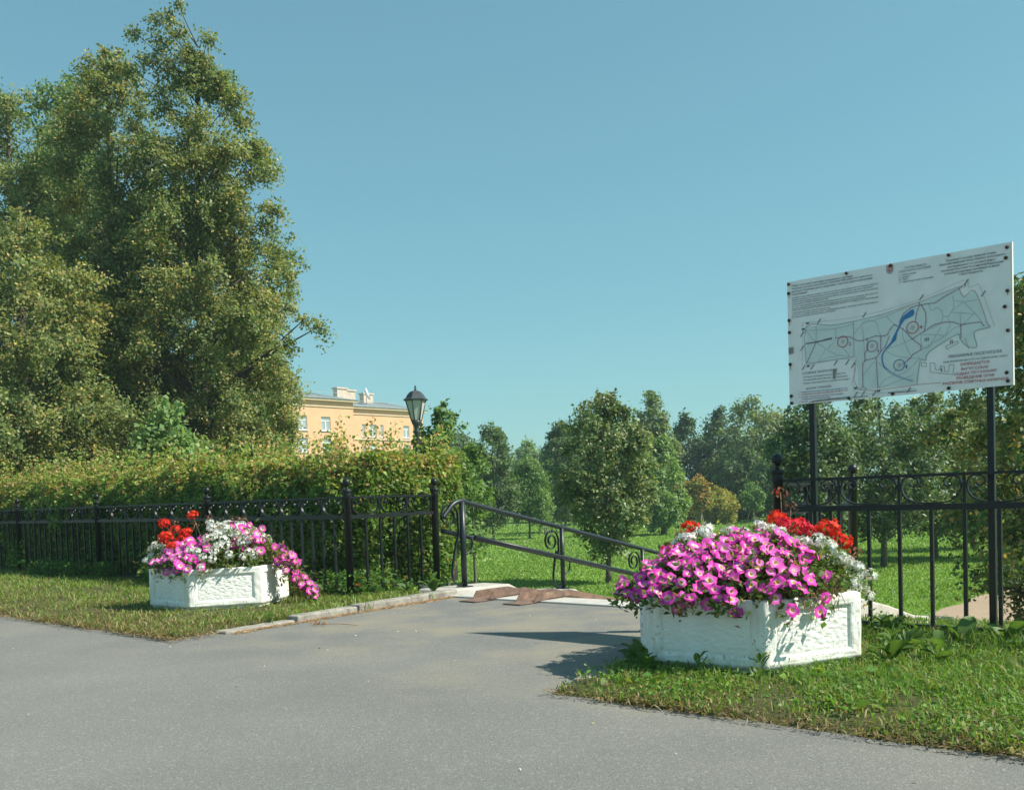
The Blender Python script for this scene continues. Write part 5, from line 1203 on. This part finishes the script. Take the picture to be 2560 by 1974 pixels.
def crumbs():
    rng = np.random.default_rng(45); n = 220; u = rng.uniform(-11, 1.0, n); v = 0.6 + 6.5 * rng.random(n)
    k = (v < 4.2) | ((u > -7.6) & (u < -4.1)); u, v = u[k], v[k]; n = len(u)
    p = np.stack([u * UX + v * VX, u * UY + v * VY, np.full(n, 0.006)], 1); d = rng.normal(size=p.shape); d[:, 2] *= 0.2
    vv, ff, cc = leaf_arrays(p, unit(d), 0.016 * rng.uniform(0.4, 1.8, n), pick_cols([(3, (0.45, 0.42, 0.36)), (2, (0.30, 0.20, 0.11)), (1, (0.1, 0.09, 0.08))], n, rng), rng, 0.45)
    o = obj('grit', mesh_np('grit', vv, ff, cc), 'leaf', kind='stuff'); o['label'] = 'scattered grit and plant crumbs on the asphalt'; o['category'] = 'grit'
crumbs()
def dead_sprig(label, u, v, ang, L, seed):
    rg = random.Random(seed); p = W(u, v, 0.008); root = thing('dry_sprig', label, 'twig', p)
    d = Vector((math.cos(ang), math.sin(ang), 0)); MB().tube(spline([(0, 0, 0.004), tuple(d * L * 0.5 + Vector((0, 0.01, 0.012))), tuple(d * L + Vector((0, 0, 0.003)))], 4), 0.003, 5).obj('stem', 'dry', root)
    pts = np.array([tuple(d * rg.uniform(-0.05, 0.10) + Vector((rg.uniform(-0.03, 0.03), rg.uniform(-0.03, 0.03), rg.uniform(0.006, 0.03)))) for _ in range(26)]); r2 = np.random.default_rng(seed)
    vv, ff, cc = leaf_arrays(pts, unit(r2.normal(size=pts.shape)), np.full(len(pts), 0.035), pick_cols([(2, (0.26, 0.13, 0.06)), (1, (0.17, 0.09, 0.05))], len(pts), r2), r2, 0.4)
    obj('leaves', mesh_np('leaves', vv, ff, cc), 'leaf', root, kind='stuff')
dead_sprig('withered brown sprig lying on the asphalt in front of the left kerb', -7.42, 5.55, -0.35, 0.42, 1)

# ================================================================== BUILDING
M['facade'] = plain('ochre_stucco', (0.68, 0.40, 0.22), 0.85, var=0.07, scale=0.9)
M['cornice'] = plain('pale_cornice', (0.66, 0.50, 0.33), 0.8, var=0.08, scale=2)
M['roof'] = plain('grey_sheet_roof', (0.30, 0.34, 0.34), 0.5, var=0.1, scale=1.0)
M['frame'] = plain('white_window_frame', (0.78, 0.78, 0.76), 0.5, var=0.04)
M['pane'] = plain('window_glass', (0.30, 0.36, 0.38), 0.12, var=0.15, scale=0.4, spec=0.8)
M['chim'] = plain('chimney_render', (0.55, 0.45, 0.36), 0.9, var=0.12, scale=2)
M['pipe'] = plain('grey_downpipe', (0.42, 0.38, 0.33), 0.6, var=0.1)
M['dish'] = plain('dish_white', (0.72, 0.72, 0.70), 0.5, var=0.05)
BROOT = (-21.6, 140.0)
bld = thing('apartment_building', 'ochre yellow apartment house with grey roof behind the lime trees', 'building', (BROOT[0], BROOT[1], -2.2))
BA = math.atan2(VY, VX)     # facade runs along +v; local x = along facade, local -y = outward (towards +u)
bld.rotation_euler = (0, 0, BA)
def wing(x0, x1, yf, ztop, wins, depth, nm):
    """facade along local x at y=yf facing -y; window rects (xa,xb,za,zb)"""
    xs = sorted({x0, x1, *[w[0] for w in wins], *[w[1] for w in wins]}); zs2 = sorted({0.0, ztop, *[w[2] for w in wins], *[w[3] for w in wins]})
    b = MB()
    for i in range(len(xs) - 1):
        for j in range(len(zs2) - 1):
            xm, zm = (xs[i] + xs[i + 1]) / 2, (zs2[j] + zs2[j + 1]) / 2
            if any(w[0] < xm < w[1] and w[2] < zm < w[3] for w in wins): continue
            b.add([(xs[i], yf, zs2[j]), (xs[i + 1], yf, zs2[j]), (xs[i + 1], yf, zs2[j + 1]), (xs[i], yf, zs2[j + 1])], [(0, 1, 2, 3)])
    for xa, xb, za, zb in wins:
        r = 0.22; b.add([(xa, yf, za), (xb, yf, za), (xb, yf, zb), (xa, yf, zb), (xa, yf + r, za), (xb, yf + r, za), (xb, yf + r, zb), (xa, yf + r, zb)], [(0, 4, 5, 1), (1, 5, 6, 2), (2, 6, 7, 3), (3, 7, 4, 0)])
    for xx in (x0, x1): b.add([(xx, yf, 0), (xx, yf + depth, 0), (xx, yf + depth, ztop), (xx, yf, ztop)], [(0, 1, 2, 3)])
    b.add([(x0, yf + depth, 0), (x1, yf + depth, 0), (x1, yf + depth, ztop), (x0, yf + depth, ztop)], [(0, 1, 2, 3)])
    b.obj('wall', 'facade', bld)
    c = MB(); c.box(((x0 + x1) / 2, yf + depth / 2, ztop + 0.14), (x1 - x0 + 1.1, depth + 1.1, 0.28)); c.box(((x0 + x1) / 2, yf - 0.06, ztop - 0.75), (x1 - x0, 0.14, 0.16)); c.obj('cornice', 'cornice', bld)
    rf = MB(); e = 0.7; zr = ztop + 0.285; h = 1.6
    rf.add([(x0 - e, yf - e, zr), (x1 + e, yf - e, zr), (x1 + e, yf + depth + e, zr), (x0 - e, yf + depth + e, zr), (x0 + 3, yf + depth / 2, zr + h), (x1 - 3.2, yf + depth / 2, zr + h)], [(0, 1, 5, 4), (1, 2, 5), (2, 3, 4, 5), (3, 0, 4)])
    roof = rf.obj('roof', 'roof', bld)
    sm = MB(); ns = int((x1 - x0) / 0.9)
    for k in range(1, ns):
        xx = x0 + (x1 - x0) * k / ns
        xt = min(max(xx, x0 + 3), x1 - 3.2)
        sm.tube([(xx, yf - e, zr + 0.02), (xt, yf + depth / 2, zr + h + 0.02)], 0.04, 4)
    sm.obj('roof_seams', 'roof', roof)
    rl = MB(); 
    for k in range(0, ns, 2):
        xx = x0 + (x1 - x0) * k / ns; rl.tube([(xx, yf + 0.3, zr + 0.3), (xx, yf + 0.3, zr + 0.95)], 0.02, 4)
    rl.tube([(x0, yf + 0.3, zr + 0.95), (x1, yf + 0.3, zr + 0.95)], 0.02, 4); rl.obj('roof_railing', 'pipe', roof)
    for xa, xb, za, zb in wins:
        w, h2 = xb - xa, zb - za; y = yf + 0.16; f = MB(); t = 0.11
        f.box(((xa + xb) / 2, y, za + t / 2), (w, 0.08, t)); f.box(((xa + xb) / 2, y, zb - t / 2), (w, 0.08, t))
        f.box((xa + t / 2, y, (za + zb) / 2), (t, 0.08, h2 - 2 * t)); f.box((xb - t / 2, y, (za + zb) / 2), (t, 0.08, h2 - 2 * t))
        if w > 0.9:
            zc = zb - h2 * 0.30; f.box(((xa + xb) / 2, y, zc), (w - 2 * t, 0.078, 0.10))
            f.box(((xa + xb) / 2, y, (za + t + zc - 0.05) / 2), (0.16, 0.078, zc - 0.05 - za - t))
        fo = f.obj('window', 'frame', bld)
        p = MB(); p.box(((xa + xb) / 2, y + 0.03, (za + zb) / 2), (w - 0.02, 0.012, h2 - 0.02)); p.obj('pane', 'pane', fo)
        s = MB(); s.box(((xa + xb) / 2, yf - 0.05, za - 0.05), (w + 0.24, 0.25, 0.07)); s.obj('sill', 'frame', fo)
    return roof
ZT = 17.2   # facade top above the building's base
winsA = []
for xc in (-30.5, -26.9, -23.3, -19.7, -16.1, -12.6, -8.75, -4.85):
    for zc in (14.1, 11.15, 8.2, 5.2, 2.2): winsA.append((xc - 0.78, xc + 0.78, zc - 0.95, zc + 0.95))
roofA = wing(-36, 0.0, 0.0, ZT, winsA, 13, 'A')
winsB = []
for zc in (14.0, 11.05, 8.1, 5.2):
    for xc, hw in ((7.6, 0.30), (9.4, 0.72), (11.2, 0.30), (16.2, 0.60)): winsB.append((xc - hw, xc + hw, zc - 0.95, zc + 0.95))
roofB = wing(0.2, 19.8, 7.0, ZT, winsB, 12, 'B')
b = MB(); b.box((10.0, 6.90, 12.72), (19.4, 0.14, 0.22)); b.obj('string_course', 'cornice', bld)
for xx, yf in ((-10.3, -0.1), (17.9, 6.9)): MB().tube([(xx, yf - 0.05, 0), (xx, yf - 0.05, ZT - 0.1)], 0.11, 8).obj('downpipe', 'pipe', bld)
for (xx, yy, hh, rt) in ((-9.2, 3.0, 3.0, roofA), (-11.5, 4.0, 3.2, roofA), (6.6, 11.0, 3.3, roofB), (9.0, 12.0, 3.2, roofB), (12.8, 12.3, 2.9, roofB)):
    c = MB(); c.box((xx, yy, ZT + hh / 2), (1.9, 1.0, hh)); c.box((xx, yy, ZT + hh + 0.12), (2.2, 1.3, 0.22)); c.obj('chimney', 'chim', rt)
c = MB(); c.lathe([(0.02, -0.28), (0.45, -0.22), (0.80, -0.06), (1.0, 0.14)], 20); d_ = c.obj('satellite_dish', 'dish', roofB, (10.4, 9.2, ZT + 2.6)); d_.rotation_euler = (R_(72), 0, R_(40))
MB().tube([(10.4, 9.5, ZT), (10.4, 9.4, ZT + 2.5)], 0.05, 6).obj('dish_mast', 'pipe', roofB)

# ================================================================== STREET LAMP
M['lamp_glass'] = plain('frosted_lamp_glass', (0.50, 0.51, 0.47), 0.35, var=0.06, scale=4)
M['lamp_iron'] = plain('lamp_grey_iron', (0.045, 0.055, 0.060), 0.42, var=0.25, scale=12)
lp = thing('street_lamp', 'old-fashioned hexagonal lantern lamp on a post rising behind the hedge', 'street lamp', (-1.83, 20.0, LG))
zl0 = 3.42 - LG - 0.02
pole = MB().lathe([(0.10, 0), (0.10, 0.5), (0.07, 0.55), (0.055, 0.6), (0.042, zl0 - 0.95), (0.06, zl0 - 0.92), (0.045, zl0 - 0.88), (0.05, zl0 - 0.82), (0.09, zl0 - 0.76), (0.105, zl0 - 0.70)], 14).obj('pole', 'lamp_iron', lp)
zb, zt_ = zl0 - 0.70, zl0 - 0.29
for k in range(6):
    a0, a1 = math.pi / 3 * k + 0.25, math.pi / 3 * (k + 1) + 0.25; rb, rt = 0.100, 0.205
    P0, P1_, P2_, P3_ = (rb * math.cos(a0), rb * math.sin(a0), zb), (rb * math.cos(a1), rb * math.sin(a1), zb), (rt * math.cos(a1), rt * math.sin(a1), zt_), (rt * math.cos(a0), rt * math.sin(a0), zt_)
    q = [tuple(Vector(p) * 0.985 + Vector((0, 0, 0.015 * p[2] * 0))) for p in (P0, P1_, P2_, P3_)]; q = [(x_ * 0.975 / 0.985, y_ * 0.975 / 0.985, p[2]) for (x_, y_, _), p in zip(q, (P0, P1_, P2_, P3_))]
    i_ = [(x_ * 0.96, y_ * 0.96, z_) for x_, y_, z_ in q]
    MB().add(q + i_, [(0, 1, 2, 3), (7, 6, 5, 4), (0, 4, 5, 1), (1, 5, 6, 2), (2, 6, 7, 3), (3, 7, 4, 0)]).obj('glass_pane', 'lamp_glass', lp)
    MB().tube([P0, P3_], 0.012, 6).obj('frame_bar', 'lamp_iron', lp)
hx = MB(); hx.lathe([(0.108, zb - 0.02), (0.112, zb + 0.012)], 6, smooth=False, phase=0.25); hx.obj('lantern_base', 'lamp_iron', lp)
hx = MB(); hx.lathe([(0.215, zt_ - 0.015), (0.245, zt_ - 0.01), (0.25, zt_ + 0.012), (0.20, zt_ + 0.05), (0.165, zt_ + 0.11), (0.115, zt_ + 0.165), (0.06, zt_ + 0.185)], 6, smooth=False, phase=0.25); rf_ = hx.obj('lantern_roof', 'lamp_iron', lp)
MB().lathe([(0.035, zt_ + 0.183), (0.02, zt_ + 0.20), (0.028, zt_ + 0.222), (0.012, zt_ + 0.24), (0.024, zt_ + 0.262), (0.006, zt_ + 0.29), (0.002, zt_ + 0.31)], 10).obj('finial', 'lamp_iron', rf_)

# ================================================================== PARKED CARS (far behind the lawn)
M['car_glass'] = plain('car_glass', (0.03, 0.04, 0.05), 0.08, var=0.1)
M['tyre'] = plain('tyre', (0.02, 0.02, 0.02), 0.9, var=0.2)
def car(label, x, y, rot, col, i):
    M['car%d' % i] = plain('car_paint_%d' % i, col, 0.3, var=0.04, scale=1)
    root = thing('parked_car', label, 'car', (x, y, -2.05), rot, group='cars parked beyond the lawn')
    sec = [(-2.1, .55, .82, .74), (-1.95, .45, .95, .80), (-1.2, .35, 1.0, .84), (0.6, .33, 1.0, .85), (1.3, .35, .93, .83), (2.0, .42, .80, .76), (2.15, .5, .7, .68)]
    vs = []; fs = []
    for x_, z0_, z1_, w_ in sec: vs += [(x_, -w_, z0_), (x_, w_, z0_), (x_, w_, z1_ - .12), (x_, w_ * .92, z1_), (x_, -w_ * .92, z1_), (x_, -w_, z1_ - .12)]
    for k in range(len(sec) - 1):
        for j in range(6): fs.append((k * 6 + j, k * 6 + (j + 1) % 6, (k + 1) * 6 + (j + 1) % 6, (k + 1) * 6 + j))
    fs += [(5, 4, 3, 2, 1, 0), tuple((len(sec) - 1) * 6 + j for j in range(6))]
    MB().add(vs, fs).obj('body', 'car%d' % i, root)
    g = [(-1.75, .76, .97), (-1.2, .66, 1.36), (0.2, .66, 1.38), (1.05, .76, .97)]
    MB().add([(a, -w_, z_) for a, w_, z_ in g] + [(a, w_, z_) for a, w_, z_ in g], [(0, 1, 2, 3), (7, 6, 5, 4), (0, 4, 5, 1), (2, 6, 7, 3), (0, 3, 7, 4)]).obj('window', 'car_glass', root)
    MB().add([(-1.28, -.68, 1.355), (.28, -.68, 1.375), (.28, .68, 1.375), (-1.28, .68, 1.355), (-1.15, -.58, 1.45), (.12, -.58, 1.46), (.12, .58, 1.46), (-1.15, .58, 1.45)], [(3, 2, 1, 0), (4, 5, 6, 7), (0, 1, 5, 4), (1, 2, 6, 5), (2, 3, 7, 6), (3, 0, 4, 7)]).obj('roof', 'car%d' % i, root)
    for wx in (-1.35, 1.35):
        for wy in (-.74, .74):
            c = MB(); c.tube([(wx, wy - .1, .32), (wx, wy + .1, .32)], .32, 14); c.obj('wheel', 'tyre', root)
car('silver car parked left of the tree trunk beyond the lawn', 4.6, 124, 0.25, (0.62, 0.66, 0.70), 1)
car('white car parked beyond the lawn, nearest the pale young tree', -0.2, 124, 0.1, (0.75, 0.75, 0.74), 2)
car('white car half hidden by the large young lime beyond the lawn', 8.9, 125, 0.2, (0.70, 0.72, 0.74), 3)


# ================================================================== HAZE
def haze():
    m = bpy.data.materials.new('thin_haze'); m.use_nodes = True; nt = m.node_tree; nt.nodes.clear()
    o = nt.nodes.new('ShaderNodeOutputMaterial'); v = nt.nodes.new('ShaderNodeVolumePrincipled')
    v.inputs['Color'].default_value = (0.72, 0.95, 1.0, 1); v.inputs['Density'].default_value = 0.0007; v.inputs['Anisotropy'].default_value = 0.0
    nt.links.new(v.outputs[0], o.inputs['Volume'])
    b = MB(); b.box((40, 130, 10), (900, 900, 26.4))
    b.obj('haze', m, kind='stuff')
haze()
